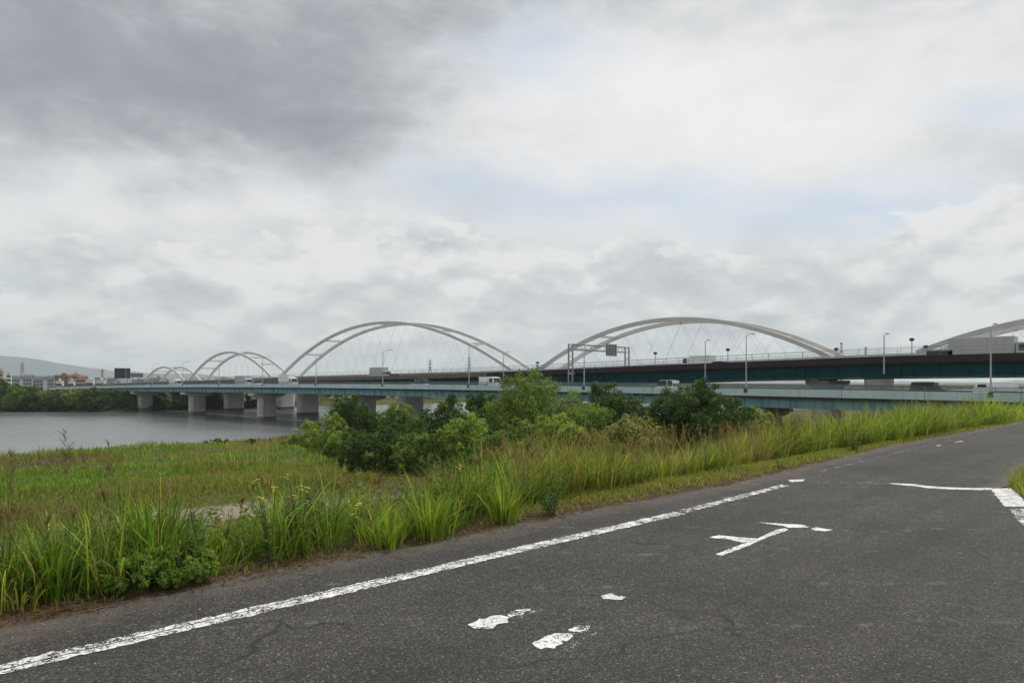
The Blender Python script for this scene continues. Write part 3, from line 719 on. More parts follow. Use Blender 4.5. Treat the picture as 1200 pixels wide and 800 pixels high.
def lorry(u, v, z, flip, L, H, cabm, boxm, label):
    t = empty('box_lorry', (u, v, z), math.pi if flip else 0); tag(t, label, 'lorry', 'vehicles on the bridges')
    w = 1.05; cy = L / 2 - 1.5
    b = MB(); b.box((-w, -L/2, .85), (w, cy - .12, H)); bx = b.build('cargo_box', boxm, t, bevel=.05)
    b = MB()
    for y in np.arange(-L/2 + .6, cy - .5, .9):
        for s in (-1, 1): b.box((s * w - (.03 if s < 0 else -.002), y - .03, .9), (s * w + (.03 if s > 0 else -.002), y + .03, H - .08))
    b.build('side_rib', boxm, bx)
    ch = min(H, 2.3)
    prof = [(cy, .5), (cy, ch - .08), (cy + .2, ch), (cy + 1.0, ch - .05), (cy + 1.42, 1.25), (cy + 1.5, .6), (cy + 1.48, .4)]
    cb = MB().prism_x(prof, -.92, .92).build('cab', cabm, t, bevel=.05)
    b = MB(); b.add([(-.8, cy + 1.07, ch - .18), (.8, cy + 1.07, ch - .18), (.82, cy + 1.425, 1.32), (-.82, cy + 1.425, 1.32)], [(0, 1, 2, 3)]); b.build('windscreen', M['glass'], cb)
    for s in (-1, 1):
        b = MB(); b.box((s * .925 - .012, cy + .3, 1.3), (s * .925 + .012, cy + 1.05, ch - .25)); b.build('side_window', M['glass'], cb)
    b = MB(); b.box((-.4, -L/2 + .1, .5), (.4, cy + .6, .84)); b.build('chassis', M['dark_steel'], t)
    wheels(t, .42, .86, (-L/2 + 1.1, cy + .75) if L < 6 else (-L/2 + 1.0, -L/2 + 1.95, cy + .7))
def dz1(v): return R1(v) - 1.35
def dz2(v): return float(PE(v)) - .79
def put(fn, px, u, dz, *a): v = v_at(px, u); fn(u, v, dz(v), *a)
put(lorry, 575, 84.5, dz1, True, 3.7, 2.2, M['white_paint'], M['white_paint'], 'small white box lorry on the pale blue bridge left of the biggest tree')
put(car, 492, 84.5, dz1, False, M['silver'], 'silver car on the blue bridge under the big middle arch', True)
put(car, 640, 84.5, dz1, True, M['silver'], 'silver car on blue bridge just above the biggest tree', True)
put(car, 788, 84.5, dz1, True, M['white_paint'], 'white car on the pale blue bridge above the dark tree', True)
put(car, 1091, 88, dz1, True, M['darkv'], 'dark tall car on the blue bridge behind the white lorry', True)
put(lorry, 1166, 84.5, dz1, False, 3.5, 1.85, M['white_paint'], M['white_paint'], 'small white lorry on blue bridge near right picture edge')
put(lorry, 818, 109, dz2, False, 5.6, 2.6, M['white_paint'], M['white_paint'], 'white box lorry on expressway under the wide right arch')
put(car, 842, 109, dz2, False, M['darkv'], 'dark car on expressway following the white box lorry')
put(lorry, 1160, 104, dz2, True, 8.6, 3.0, M['greyv'], M['greyv'], 'long grey box lorry on expressway in front of the rightmost arch')
put(lorry, 1112, 104, dz2, True, 4.6, 1.6, M['bluev'], M['darkv'], 'small blue lorry on expressway ahead of long grey lorry')
put(lorry, 446, 106, dz2, True, 7.0, 3.2, M['greyv'], M['greyv'], 'grey lorry on the expressway beneath the big middle arch')
put(car, 463, 106, dz2, True, M['darkv'], 'dark car on the expressway just right of the grey lorry')
put(lorry, 338, 88, dz1, True, 6.5, 3.2, M['white_paint'], M['white_paint'], 'white lorry at the left foot of the big middle arch')
put(lorry, 286, 88, dz1, True, 7.0, 3.1, M['white_paint'], M['greyv'], 'grey bodied lorry with white cab under the second arch from left')
put(lorry, 206, 88, dz1, True, 6.0, 2.9, M['white_paint'], M['white_paint'], 'small white lorry beneath the leftmost distant arch')
put(car, 300, 84.5, dz1, False, M['white_paint'], 'white car between the two lorries on the far part of bridge', True)
put(car, 176, 84.5, dz1, False, M['silver'], 'pale car far along the blue bridge near dark sign board', True)

# ------------------------------------------------------------------ vegetation
def tinted_mesh(name, co, faces_flat, loops, tint, mat, parent=None):
    me = bpy.data.meshes.new(name); nv = len(co)
    me.vertices.add(nv); me.vertices.foreach_set('co', co.astype(np.float32).ravel())
    me.loops.add(len(faces_flat)); me.loops.foreach_set('vertex_index', faces_flat.astype(np.int32))
    me.polygons.add(len(loops)); starts = np.concatenate([[0], np.cumsum(loops)[:-1]])
    me.polygons.foreach_set('loop_start', starts.astype(np.int32)); me.polygons.foreach_set('loop_total', loops.astype(np.int32))
    a = me.attributes.new('tint', 'FLOAT_COLOR', 'POINT')
    a.data.foreach_set('color', np.concatenate([tint, np.ones((nv, 1))], 1).astype(np.float32).ravel())
    me.update(calc_edges=True); return link_mesh(name, me, mat, parent)
def blades(base, h, w, az, bend, tint, twist=None, start=0.0):
    """curved tapering grass blades: 7 vertices, 2 quads and a tip each"""
    n = len(h); dirv = np.stack([np.cos(az), np.sin(az), 0*az], 1)
    fa = az + math.pi/2 + (rng.normal(0, .6, n) if twist is None else twist)
    side = np.stack([np.cos(fa), np.sin(fa), 0*az], 1)
    S = np.array([0, .42, .76, 1.0]); Wd = np.array([.8, 1.0, .62, 0])
    co = np.zeros((n, 7, 3)); k = 0
    for s, wd in zip(S, Wd):
        up = h * (s - .45 * bend * s * s * s)
        out = h * (start * s + bend * s * s * .85)
        p = base + dirv * out[:, None]; p[:, 2] += up
        if wd > 0:
            co[:, k] = p - side * (w * wd / 2)[:, None]; co[:, k+1] = p + side * (w * wd / 2)[:, None]; k += 2
        else: co[:, k] = p; k += 1
    f = np.array([0, 1, 3, 2, 2, 3, 5, 4, 4, 5, 6]); idx = (np.arange(n)[:, None] * 7 + f[None]).ravel()
    loops = np.tile(np.array([4, 4, 3]), n); return co.reshape(-1, 3), idx, loops, np.repeat(tint, 7, 0)
def merge(parts):
    C, I, Lp, T, o = [], [], [], [], 0
    for c, i, l, t in parts: C.append(c); I.append(i + o); Lp.append(l); T.append(t); o += len(c)
    return np.concatenate(C), np.concatenate(I), np.concatenate(Lp), np.concatenate(T)
def leaf_quads(p, nrm, size, tint, aspect=.55):
    n = len(p); a = rng.normal(0, 1, (n, 3)); t1 = np.cross(nrm, a); t1 /= np.linalg.norm(t1, axis=1)[:, None] + 1e-9
    t2 = np.cross(nrm, t1); s = size[:, None]
    co = np.stack([p - t1 * s * .5, p + t2 * s * aspect * .5 - nrm * s * .06, p + t1 * s * .5, p - t2 * s * aspect * .5 - nrm * s * .06], 1).reshape(-1, 3)
    idx = np.arange(n * 4); return co, idx, np.full(n, 4), np.repeat(tint, 4, 0)
GREENS = np.array([(.090, .150, .022), (.125, .185, .028), (.160, .210, .034), (.215, .235, .050), (.062, .115, .024)])
DRY = np.array([(.26, .20, .085), (.20, .15, .07), (.30, .25, .12)])
GREENS *= np.array([1.42, 1.50, 1.2]); DRY *= 1.25
def pick(n, pal, p=None, jit=.18):
    c = pal[rng.choice(len(pal), n, p=p)]; return c * (1 + rng.normal(0, jit, (n, 1))).clip(.5, 1.6)
def visible(u, v, m=.82):
    Zd = (u + v) * S2; t = (u - v) / np.maximum(u + v, .01); return (Zd > 1.5) & (np.abs(t) < m)

def tall_edge(u): return np.interp(u, [-6, 5, 8, 16, 22], [.24, .3, .95, .95, .35])
def clump_field(nc, u0, u1, v0, v1, per, hmin, hmax, w, spread, dryp, keep=None, pal=GREENS, ps=None):
    cu, cv = rng.uniform(u0, u1, nc), rng.uniform(v0, v1, nc)
    k = visible(cu, cv) & (cv > road_left(cu) + tall_edge(cu))
    if keep is not None: k &= keep(cu, cv)
    cu, cv = cu[k], cv[k]; nc = len(cu); n = nc * per
    cid = np.repeat(np.arange(nc), per); hsc = rng.uniform(.6, 1.3, nc) * (.45 + 1.15 * vnoise(cu, cv, 1.3, 31))
    q = cu / cv; hsc = hsc * np.where((q > .36) & (q < .50) & (cv < 10), .55, 1.0)
    ang = rng.uniform(0, 2*math.pi, n); rr = np.abs(rng.normal(0, spread, n))
    u, v = cu[cid] + rr * np.cos(ang), cv[cid] + rr * np.sin(ang)
    h = rng.uniform(hmin, hmax, n) * hsc[cid]
    cc = pick(nc, pal, ps, .2)[cid] * rng.uniform(.45, 1.55, (n, 1))
    dry = rng.random(n) < dryp; cc[dry] = pick(int(dry.sum()), DRY)
    base = np.stack([u, v, terrain(u, v) - .03], 1)
    az = ang + rng.normal(0, .7, n); bend = rng.beta(1.5, 2.0, n) * 1.25
    return blades(base, h, w * rng.uniform(.6, 1.4, n), az, bend, cc.clip(.01, .6), start=.12)
def heads(n, u0, u1, v0, v1, hmin, hmax, colr, nb=16, keep=None, spread=.05, w=.012, stalkc=(.20, .19, .07), plen=.22):
    """flowering stalks with a loose panicle"""
    u, v = rng.uniform(u0, u1, n), rng.uniform(v0, v1, n); k = visible(u, v) & (v > road_left(u) + tall_edge(u) + .1)
    if keep is not None: k &= keep(u, v)
    u, v = u[k], v[k]; n = len(u)
    if n == 0: return None
    h = rng.uniform(hmin, hmax, n); az = rng.uniform(0, 6.28, n); bend = rng.uniform(.05, .3, n)
    base = np.stack([u, v, terrain(u, v) - .02], 1)
    st = blades(base, h, np.full(n, .007) * (1 + (u + v) * .02), az, bend, np.tile(stalkc, (n, 1)) * rng.uniform(.7, 1.2, (n, 1)))
    id_ = np.repeat(np.arange(n), nb); m = len(id_); s = 1 - rng.uniform(0, plen, m)
    dirv = np.stack([np.cos(az), np.sin(az), 0*az], 1)[id_]
    p = base[id_] + dirv * (h[id_] * bend[id_] * s * s * .85)[:, None]; p[:, 2] += h[id_] * (s - .45 * bend[id_] * s**3)
    pn = blades(p, rng.uniform(.5, 1.3, m) * spread * (1.15 - s) / plen * 1.2 + .03, w * (1 + (u + v)[id_] * .012), rng.uniform(0, 6.28, m), rng.uniform(.3, .9, m),
                np.tile(colr, (m, 1)) * rng.uniform(.6, 1.4, (m, 1)))
    return merge([st, pn])

# tall roadside grass
def low_gap(u, v): return rng.random(len(u)) < (.25 + 1.1 * vnoise(u, v, 1.4, 41))
tall = [clump_field(1500, -2, 40, 9, 24, 22, .35, .95, .02, .16, .12, lambda u, v: rng.random(len(u)) < 1.3 * vnoise(u, v, 4, 71) ** 1.5),
        clump_field(2600, -4, 13, 5.95, 9.4, 24, .32, .80, .011, .08, .13, low_gap),
        clump_field(2400, 11, 34, 6.5, 10.5, 22, .38, .92, .014, .10, .17, low_gap),
        clump_field(420, 6.5, 19, 6.6, 9.6, 26, .5, 1.0, .009, .10, .45, None, np.array([(.25, .25, .06), (.20, .22, .045), (.30, .27, .09)])),
        clump_field(1300, 30, 78, 6.6, 12, 18, .5, 1.0, .03, .14, .1, None, GREENS[[1, 2, 3]]),
        clump_field(900, 17, 34, 7.0, 9.2, 24, .6, 1.05, .016, .1, .05, None, GREENS[[1, 2, 3]])]
tag(tinted_mesh('tall_grass', *merge(tall), M['grass']), 'tall green grass growing thick along the road edge', 'grass', kind='stuff')
seed = [heads(700, 6.5, 17, 6.6, 10, .75, 1.1, (.24, .16, .085), spread=.035, w=.008), heads(350, 15, 32, 7, 10, .9, 1.25, (.25, .17, .09), spread=.035, w=.008),
        heads(60, -3, 7, 6.5, 9.5, .55, .9, (.24, .19, .09), spread=.07)]
tag(tinted_mesh('seeding_grass', *merge([s for s in seed if s is not None]), M['grass']), 'thin grass stalks with reddish brown seed heads by the road', 'grass', kind='stuff')
# short mown strip and dead litter on the verge
def verge():
    n = 95000; u = rng.uniform(-4, 34, n) ; v = road_left(u) + rng.uniform(-.06, 1.3, n)
    near = rng.random(n) < np.where((u > 7.5), .95, .35) * np.clip((v - road_left(u)) * 1.6, .05, 1)
    k = visible(u, v) & near; u, v = u[k], v[k]; n = len(u)
    c = pick(n, np.array([(.25, .30, .055), (.31, .31, .07), (.33, .25, .10), (.20, .28, .045)]))
    a = blades(np.stack([u, v, terrain(u, v) - .01], 1), rng.uniform(.03, .11, n), np.full(n, .008) + u.clip(0) * .0006, rng.uniform(0, 6.28, n), rng.uniform(.2, 1, n), c)
    n = 16000; u = rng.uniform(-4, 16, n); v = road_left(u) + rng.normal(.3, .22, n); k = visible(u, v) & (v > road_left(u) - .1); u, v = u[k], v[k]; n = len(u)
    c = pick(n, np.array([(.20, .12, .07), (.15, .095, .06), (.26, .19, .11)]))
    b = np.stack([u, v, np.maximum(terrain(u, v), 0) + .004], 1)
    l = blades(b, rng.uniform(.02, .03, n), np.full(n, .0022), rng.uniform(0, 6.28, n), rng.uniform(.8, 1.0, n), c, start=0)
    co = l[0].reshape(-1, 7, 3); ctr = co[:, :1, :]; co2 = ctr + (co - ctr) * np.array([5, 5, .5]); l = (co2.reshape(-1, 3), *l[1:])
    return merge([a, l])
def bits():
    n = 1500; u = rng.uniform(-3, 14, n); v = road_left(u) - np.abs(rng.normal(0, .55, n)) ; k = visible(u, v); u, v = u[k], v[k]; n = len(u)
    c = pick(n, np.array([(.24, .17, .09), (.16, .11, .07), (.30, .25, .14), (.10, .12, .04)]))
    p = np.stack([u, v, np.full(n, .012)], 1); nr = np.stack([rng.normal(0, .15, n), rng.normal(0, .15, n), np.ones(n)], 1); nr /= np.linalg.norm(nr, axis=1)[:, None]
    return leaf_quads(p, nr, rng.uniform(.012, .05, n), c, .3)
tag(tinted_mesh('leaf_litter', *bits(), M['grass']), 'dry leaf and straw bits scattered on the asphalt edge', 'litter', kind='stuff')
tag(tinted_mesh('verge_grass', *verge(), M['grass']), 'short grass and brown dead litter between asphalt and tall grass', 'grass', kind='stuff')
# meadow on the slope and the flood plain
def meadow():
    parts = []
    for n, z0, z1, hmin, hmax, w in ((90000, 9, 34, .2, .5, .02), (80000, 30, 62, .3, .65, .045), (75000, 58, 125, .4, .8, .065)):
        t = rng.uniform(-.84, .84, n); Zd = np.sqrt(rng.uniform(z0**2, z1**2, n)); u, v = Zd * (1 + t) * S2, Zd * (1 - t) * S2
        k = (v > 8.8) & (v < NEAR_BANK + .6) & (u < 130); 
        pth = (np.abs(v - 33.5 - 2.5 * (vnoise(u, v * 0, 12, 6) - .5)) < 1.7) & (vnoise(u, v, 6, 8) > .22)
        pth |= np.hypot((u - 14.5) / 5.5, (v - 35) / 2.6) < 1.05 + .3 * (vnoise(u, v, 1.5, 61) - .5)
        k &= ~(pth & (rng.random(n) < .97)); u, v = u[k], v[k]; n = len(u)
        pn = vnoise(u, v, 9, 12) * .6 + vnoise(u, v, 3, 13) * .4
        c = pick(n, GREENS[[0, 1, 2]], None, .12)
        yl = np.clip((pn - .42) * 4.5, 0, 1)[:, None]; c = c * (1 - yl) + np.array([.255, .245, .055]) * yl
        br = np.clip((vnoise(u, v, 11, 15) - .52) * 7, 0, 1)[:, None] * (rng.random((n, 1)) < .75); c = c * (1 - br) + np.array([.19, .125, .06]) * br
        hs = .45 + 1.9 * vnoise(u, v, 3.2, 16) ** 2 * (.5 + vnoise(u, v, 13, 17)) * (1 - .4 * yl[:, 0])
        parts.append(blades(np.stack([u, v, terrain(u, v) - .03], 1), rng.uniform(hmin, hmax, n) * hs, w * rng.uniform(.6, 1.4, n), rng.uniform(0, 6.28, n), rng.beta(1.6, 2.2, n), c * rng.uniform(.5, 1.5, (n, 1))))
    return merge(parts)
tag(tinted_mesh('meadow_grass', *meadow(), M['grass']), 'uneven green and yellowish meadow grass on the flood plain', 'grass', kind='stuff')
# verge on the right of the road
def right_grass():
    n = 16000; u = rng.uniform(9.5, 40, n); v = road_right(u) - np.abs(rng.normal(0, .9, n)) - .06; k = v < road_right(u) - .05
    u, v = u[k], v[k]; n = len(u); c = pick(n, np.concatenate([GREENS[[0, 1, 3]], DRY[:1]]))
    return blades(np.stack([u, v, terrain(u, v) - .02], 1), rng.uniform(.1, .45, n), np.full(n, .012), rng.uniform(0, 6.28, n), rng.beta(1.6, 2.4, n), c, start=.1)
tag(tinted_mesh('roadside_grass', *right_grass(), M['grass']), 'ragged grass on the right edge of the road', 'grass', kind='stuff')

# ---- trees
def crown_cloud(rx, ry, h, zb, nl, n, size, colr, lobes_r=(.26, .44), drop=.0, spiky=0):
    R = min(rx, ry); lc = []; lr = []
    while len(lc) < nl:
        q = rng.uniform(-1, 1, 3)
        if np.linalg.norm(q) > 1: continue
        q /= np.linalg.norm(q) ** .55
        wz = 1 - .35 * max(0, q[2]); lc.append((q[0]*rx*.74*wz, q[1]*ry*.74*wz, zb + h * (.47 + q[2]*.36))); lr.append(rng.uniform(*lobes_r) * min(R, h * .55))
    lc = np.array(lc); lr = np.array(lr); pr = lr**2 / (lr**2).sum()
    # smaller tufts hugging the lobes
    k = nl * 5; ti = rng.choice(nl, k, p=pr); dv = rng.normal(0, 1, (k, 3)); dv[:, 2] += .25; dv /= np.linalg.norm(dv, axis=1)[:, None]
    tc = lc[ti] + dv * lr[ti][:, None] * rng.uniform(.75, 1.15, (k, 1)); trr = lr[ti] * rng.uniform(.22, .45, k)
    C = np.concatenate([lc, tc]); Rr = np.concatenate([lr, trr]); tn = np.concatenate([rng.normal(0, .10, nl), rng.normal(0, .16, k)])
    pw = Rr**2; pw[nl:] *= 2.2; pw /= pw.sum(); ci = rng.choice(len(C), n, p=pw)
    d = rng.normal(0, 1, (n, 3)); d /= np.linalg.norm(d, axis=1)[:, None]
    p = C[ci] + d * Rr[ci][:, None] * (rng.random((n, 1)) ** .45) * np.array([1, 1, .85])
    p[:, 2] = np.maximum(p[:, 2], zb - .2 + .3 * rng.random(n))
    nr = d + rng.normal(0, .55, (n, 3)) + np.array([0, 0, .35]); nr /= np.linalg.norm(nr, axis=1)[:, None]
    t = np.array(colr)[None] * (1 + tn[ci][:, None] + rng.normal(0, .14, (n, 1))).clip(.45, 1.7)
    t[:, 0] *= 1 + rng.normal(0, .12, n); return leaf_quads(p, nr, size * rng.uniform(.6, 1.4, n), t.clip(.005, .5))
def tree(px, Z, ytop, wpx, colr, label, name='tree', leaf=.21, dens=1.0, zb_f=.04, group='trees on the flood plain', nl=18, cat='tree', xy=None, h=None, w=None):
    u, v = xy if xy else at_depth(px, Z); zg = float(terrain(u, v)) - .05
    if h is None: h = EYE + (HOR - ytop) * Z / FPX - zg; h = max(h, .8); w = wpx * Z / FPX
    t = empty(name, (u, v, zg)); tag(t, label, cat, group)
    w *= 1.36; h *= 1.08; rx = w / 2; zb = h * zb_f; nl = int(nl * 2); n = int(dens * 1250 * (w * h) / (leaf / .2) ** 2 / 3.0)
    tinted_mesh('crown', *crown_cloud(rx, rx * .9, h - zb, zb, nl, n, leaf, colr), M['leaf'], t)
    b = MB(); lean = rng.normal(0, .06, 2) * h; r0 = max(.05, .022 * h)
    b.tube([(0, 0, -.1), (lean[0]*.4, lean[1]*.4, h*.3), (lean[0], lean[1], h*.62)], [r0, r0*.75, r0*.35], 8)
    for k in range(6):
        a = rng.uniform(0, 6.28); z0 = h * rng.uniform(.15, .5); f = z0 / (h * .62)
        b.tube([(lean[0]*f, lean[1]*f, z0), (lean[0]*f + math.cos(a)*rx*.4, lean[1]*f + math.sin(a)*rx*.4, z0 + h*.16), (math.cos(a)*rx*.7, math.sin(a)*rx*.7, z0 + h*.32)], [r0*.5, r0*.35, r0*.12], 6)
    b.build('trunk', M['bark'], t); return t
DG, MG, BG, OL, YG = (.066, .118, .026), (.165, .240, .046), (.245, .340, .060), (.250, .260, .085), (.270, .340, .070)
tree(626, 62, 444, 104, MG, 'biggest mid green tree, its top reaching the pale blue bridge rail', nl=26)
tree(812, 60, 455, 122, DG, 'broad dark green tree right of the middle, dense and rounded', nl=26, dens=1.2)
tree(718, 64, 457, 78, DG, 'dark green round tree between biggest tree and broad dark tree')
tree(567, 68, 457, 52, DG, 'dark tree against the left side of the biggest tree')
tree(416, 78, 466, 56, DG, 'dark bushy tree in front of the concrete pier, left part of thicket')
tree(467, 74, 471, 50, MG, 'mid green tree between two dark ones below the blue bridge')
tree(380, 74, 487, 62, BG, 'bright rounded willow bush at the water, leftmost of the thicket', nl=12, zb_f=.0)
tree(524, 57, 472, 72, DG, 'dark leafy tree left of centre with pale shrubs before it')
tree(686, 56, 470, 76, MG, 'mid green rounded tree right under the sign gantry')
tree(552, 52, 484, 62, BG, 'bright yellow green bushy shrub near the picture centre', nl=13, zb_f=0)
tree(648, 48, 488, 84, YG, 'pale yellow green shrub in front of biggest tree', nl=15, zb_f=0)
tree(605, 48, 496, 62, MG, 'low green shrub at the foot of the biggest tree', nl=12, zb_f=0)
tree(744, 47, 487, 80, OL, 'olive brown shrub in front of broad dark tree', nl=13, zb_f=0)
tree(440, 54, 500, 84, DG, 'low dark bush behind the meadow, left of the centre', nl=15, zb_f=0)
tree(494, 52, 503, 70, MG, 'low rounded green bush beside the low dark bush', nl=13, zb_f=0)
tree(408, 62, 505, 44, BG, 'small bright bush below the willow bush at the water', nl=10, zb_f=0)
tree(398, 62, 519, 34, MG, 'tiny low bush at the meadow edge under the willow', nl=9, zb_f=0)
tree(576, 48, 512, 50, MG, 'low leafy shrub rising just behind the roadside grass', nl=12, zb_f=0)
tree(690, 46, 508, 50, OL, 'olive shrub just behind the seeding roadside grass', nl=12, zb_f=0)
tree(293, 92, 519, 12, DG, 'tiny lone dark bush on the river bank', nl=6, zb_f=0, leaf=.16)
tree(338, 86, 518, 30, MG, 'small low bush on the bank left of the willow', nl=9, zb_f=0)
tree(255, 96, 527, 26, MG, 'flat low bush on the bank edge left of the lone bush', nl=7, zb_f=0)
tree(885, 64, 473, 40, YG, 'yellowish shrub right of the broad dark tree beneath the bridge', nl=10, zb_f=0)
# far bank
FB = 'trees on the far bank'
far_specs = [(4, 449, 30, DG), (24, 450, 26, MG), (40, 453, 24, DG), (55, 456, 26, MG), (70, 455, 22, DG), (83, 457, 26, YG), (97, 456, 22, MG), (112, 455, 24, DG), (128, 457, 24, DG), (146, 459, 22, DG), (-16, 447, 30, MG)]
fl = ['tall dark tree on far bank just inside the left picture edge', 'green tree on far bank second from left edge', 'dark tree on far bank below the pylon', 'green tree on far bank below the grey roofs', 'dark tree on far bank left of the bright one', 'bright yellow green bush on the far bank below brown apartment block', 'green tree on far bank right of the bright bush', 'dark tree on far bank where the blue bridge dips', 'dark tree on far bank left of the first pier', 'dark tree on far bank right behind the first pier', 'green tree on far bank cut off by the left picture edge']
for (px, yt, wp, c), lab in zip(far_specs, fl):
    t_ = (px - 600) / FPX
    vb = 283.0
    for it in range(30):                                   # walk to where the column meets the far bank line
        u_ = vb * (1 + t_) / (1 - t_); vb = float(far_bank(u_)) + 1.0 + 2 * ((px * 7) % 3)
    Z = (u_ + vb) * S2; tree(px, Z, yt, wp * 1.35, c, lab, leaf=.5, dens=1.6, zb_f=0, group=FB, nl=16)
# the wood behind the bridges on the far bank reads as one mass
def wood():
    parts = []
    for i in range(230):
        u = rng.uniform(30, 130) if i < 110 else rng.uniform(130, 420); v = float(far_bank(u)) + rng.uniform(2, 22)
        h = rng.uniform(4.2, 5.4) if u < 130 else rng.uniform(7, 10); w = rng.uniform(6, 10); zg = float(terrain(u, v))
        if i % 3 == 0:
            u = rng.uniform(20, 135); v = float(far_bank(u)) + rng.uniform(-.5, 2); h = rng.uniform(2.6, 3.8); w = rng.uniform(5, 9); zg = float(terrain(u, v))
        c, i2, l, t = crown_cloud(w/2, w/2, h, 0, 7, 420, .8, [DG, DG, MG][i % 3]); parts.append((c + np.array([u, v, zg]), i2, l, t))
    return merge(parts)
tag(tinted_mesh('far_wood', *wood(), M['leaf']), 'dark wood on the far bank seen under the bridges', 'wood', kind='stuff')

# ---- tall weeds by the road
def weed(px, py, h, label, colr=(.085, .15, .028), flower=True, nstem=4, spread=.10, leaf=.11, off=.0):
    u, v = unproject(px, py, 0); zg = float(terrain(u, v)); t = empty('weed_plant', (u, v, zg)); tag(t, label, 'plant', 'weeds along the road')
    P_, N_, Sz, fp = [], [], [], []; b = MB()
    for k in range(nstem):
        a = rng.uniform(0, 6.28); hh = h * rng.uniform(.65, 1); tip = np.array([math.cos(a)*spread*rng.uniform(.4, 1.6), math.sin(a)*spread*rng.uniform(.4, 1.6), hh])
        b.tube([(tip[0]*.1, tip[1]*.1, -.03), tuple(tip * .5), tuple(tip)], [.007, .005, .003], 5)
        m = int(42 * hh / .8)
        for j in range(m):
            s = rng.uniform(.08, 1); a2 = rng.uniform(0, 6.28); L_ = leaf * (1.15 - .75 * s) * rng.uniform(.7, 1.2)
            o = np.array([math.cos(a2), math.sin(a2), .35]); P_.append(tip * s + o * L_ * .5); N_.append(np.array([-o[0]*.5, -o[1]*.5, 1.0])); Sz.append((L_, a2))
        for j in range(5): fp.append(tip + rng.normal(0, .012, 3) - np.array([0, 0, rng.uniform(0, .06)]))
    co, n = [], len(P_)
    for p, nn, (L_, a2) in zip(P_, N_, Sz):
        o = np.array([math.cos(a2), math.sin(a2), .35]); o /= np.linalg.norm(o); sd_ = np.array([-math.sin(a2), math.cos(a2), rng.normal(0, .3)])
        co += [p - o*L_*.5, p + sd_*L_*.14, p + o*L_*.5 - np.array([0, 0, L_*.15]), p - sd_*L_*.14]
    tint = np.repeat(np.array(colr)[None] * 1.6 * rng.uniform(.7, 1.3, (n, 1)), 4, 0)
    tinted_mesh('foliage', np.array(co), np.arange(n*4), np.full(n, 4), tint, M['grass'], t)
    b.build('stem', M['stem'], t)
    if flower:
        b = MB()
        for p in fp:
            for q in range(4):
                a = q * 1.57 + .4; d = np.array([math.cos(a), math.sin(a), .4]) * .018; e = np.array([-d[1], d[0], 0]) * .6
                b.add([p, p + d*.6 + e, p + d, p + d*.6 - e], [(0, 1, 2, 3)])
        tag(b.build('flower', M['yellow'], t), kind='stuff')
M['stem'] = plain('weed_stem', (.10, .12, .04), .7)
weed(318, 661, .80, 'leafy weed with yellow flowers on the verge, left one of the pair')
weed(352, 650, .84, 'leafy weed with yellow flowers on the verge, right one of the pair')
weed(412, 640, .45, 'small yellow flowered weed right of the flowering pair', nstem=3)
weed(525, 622, .78, 'single tall weed stem with pale yellow head against the trees', nstem=1, leaf=.09)
weed(236, 676, .62, 'dark leafy weed left of the bare dirt verge', (.06, .11, .025), False)
weed(646, 604, .60, 'bushy dark green weed on the verge below the pale shrub', (.06, .115, .025), False, 7, .2)
weed(1000, 528, .55, 'dark weed clump beside the mown verge strip far along road', (.055, .11, .03), False, 7, .25)
weed(915, 549, .22, 'small low green weed on the mown verge strip', (.07, .13, .03), False, 6, .14, .09)
def low_bush(px, py, w, h, colr, label):
    u, v = unproject(px, py, 0); zg = float(terrain(u, v)); t = empty('low_bush', (u, v, zg)); tag(t, label, 'plant', 'weeds along the road')
    tinted_mesh('foliage', *crown_cloud(w/2, w/2, h, 0, 30, 7500, .028, colr, (.22, .4)), M['grass'], t)
    b = MB()
    for k in range(7):
        a = k * .9; b.tube([(0, 0, -.03), (math.cos(a)*w*.18, math.sin(a)*w*.18, h*.5), (math.cos(a)*w*.33, math.sin(a)*w*.33, h*.8)], [.006, .005, .003], 5)
    b.build('stem', M['stem'], t)
low_bush(203, 684, .8, .36, (.19, .29, .05), 'low spreading leafy bush at the asphalt edge in left foreground')
low_bush(160, 692, .7, .30, (.18, .28, .05), 'low leafy mat at left beside the spreading bush')
def leafy_weeds():
    parts = []
    for i in range(420):
        u = rng.uniform(-2, 30) if i < 240 else rng.uniform(-1.5, 8); v = float(road_left(u)) + float(tall_edge(u)) + rng.uniform(.15, 3.2); h = rng.uniform(.3, .75); m = int(60 * h / .5)
        if not visible(np.array([u]), np.array([v]))[0]: continue
        s_ = rng.uniform(.1, 1, m); a = rng.uniform(0, 6.28, m); L_ = .12 * (1.2 - .7 * s_) * rng.uniform(.5, 1.0, m)
        lx, ly = rng.normal(0, .1, 2); o = np.stack([np.cos(a), np.sin(a), .2 + 0*a], 1)
        p = np.stack([lx * s_, ly * s_, h * s_], 1) + o * (L_ * .5)[:, None] + np.array([u, v, float(terrain(u, v))])
        nr = np.stack([-np.cos(a)*.4, -np.sin(a)*.4, 1 + 0*a], 1) + rng.normal(0, .3, (m, 3)); nr /= np.linalg.norm(nr, axis=1)[:, None]
        parts.append(leaf_quads(p, nr, L_, np.array([(.13, .20, .04), (.17, .24, .045), (.19, .22, .07)][i % 3])[None] * rng.uniform(.7, 1.3, (m, 1)), .4))
    return merge(parts)
tag(tinted_mesh('leafy_weeds', *leafy_weeds(), M['grass']), 'small broad leaved weeds mixed through the tall verge grass', 'weeds', kind='stuff')
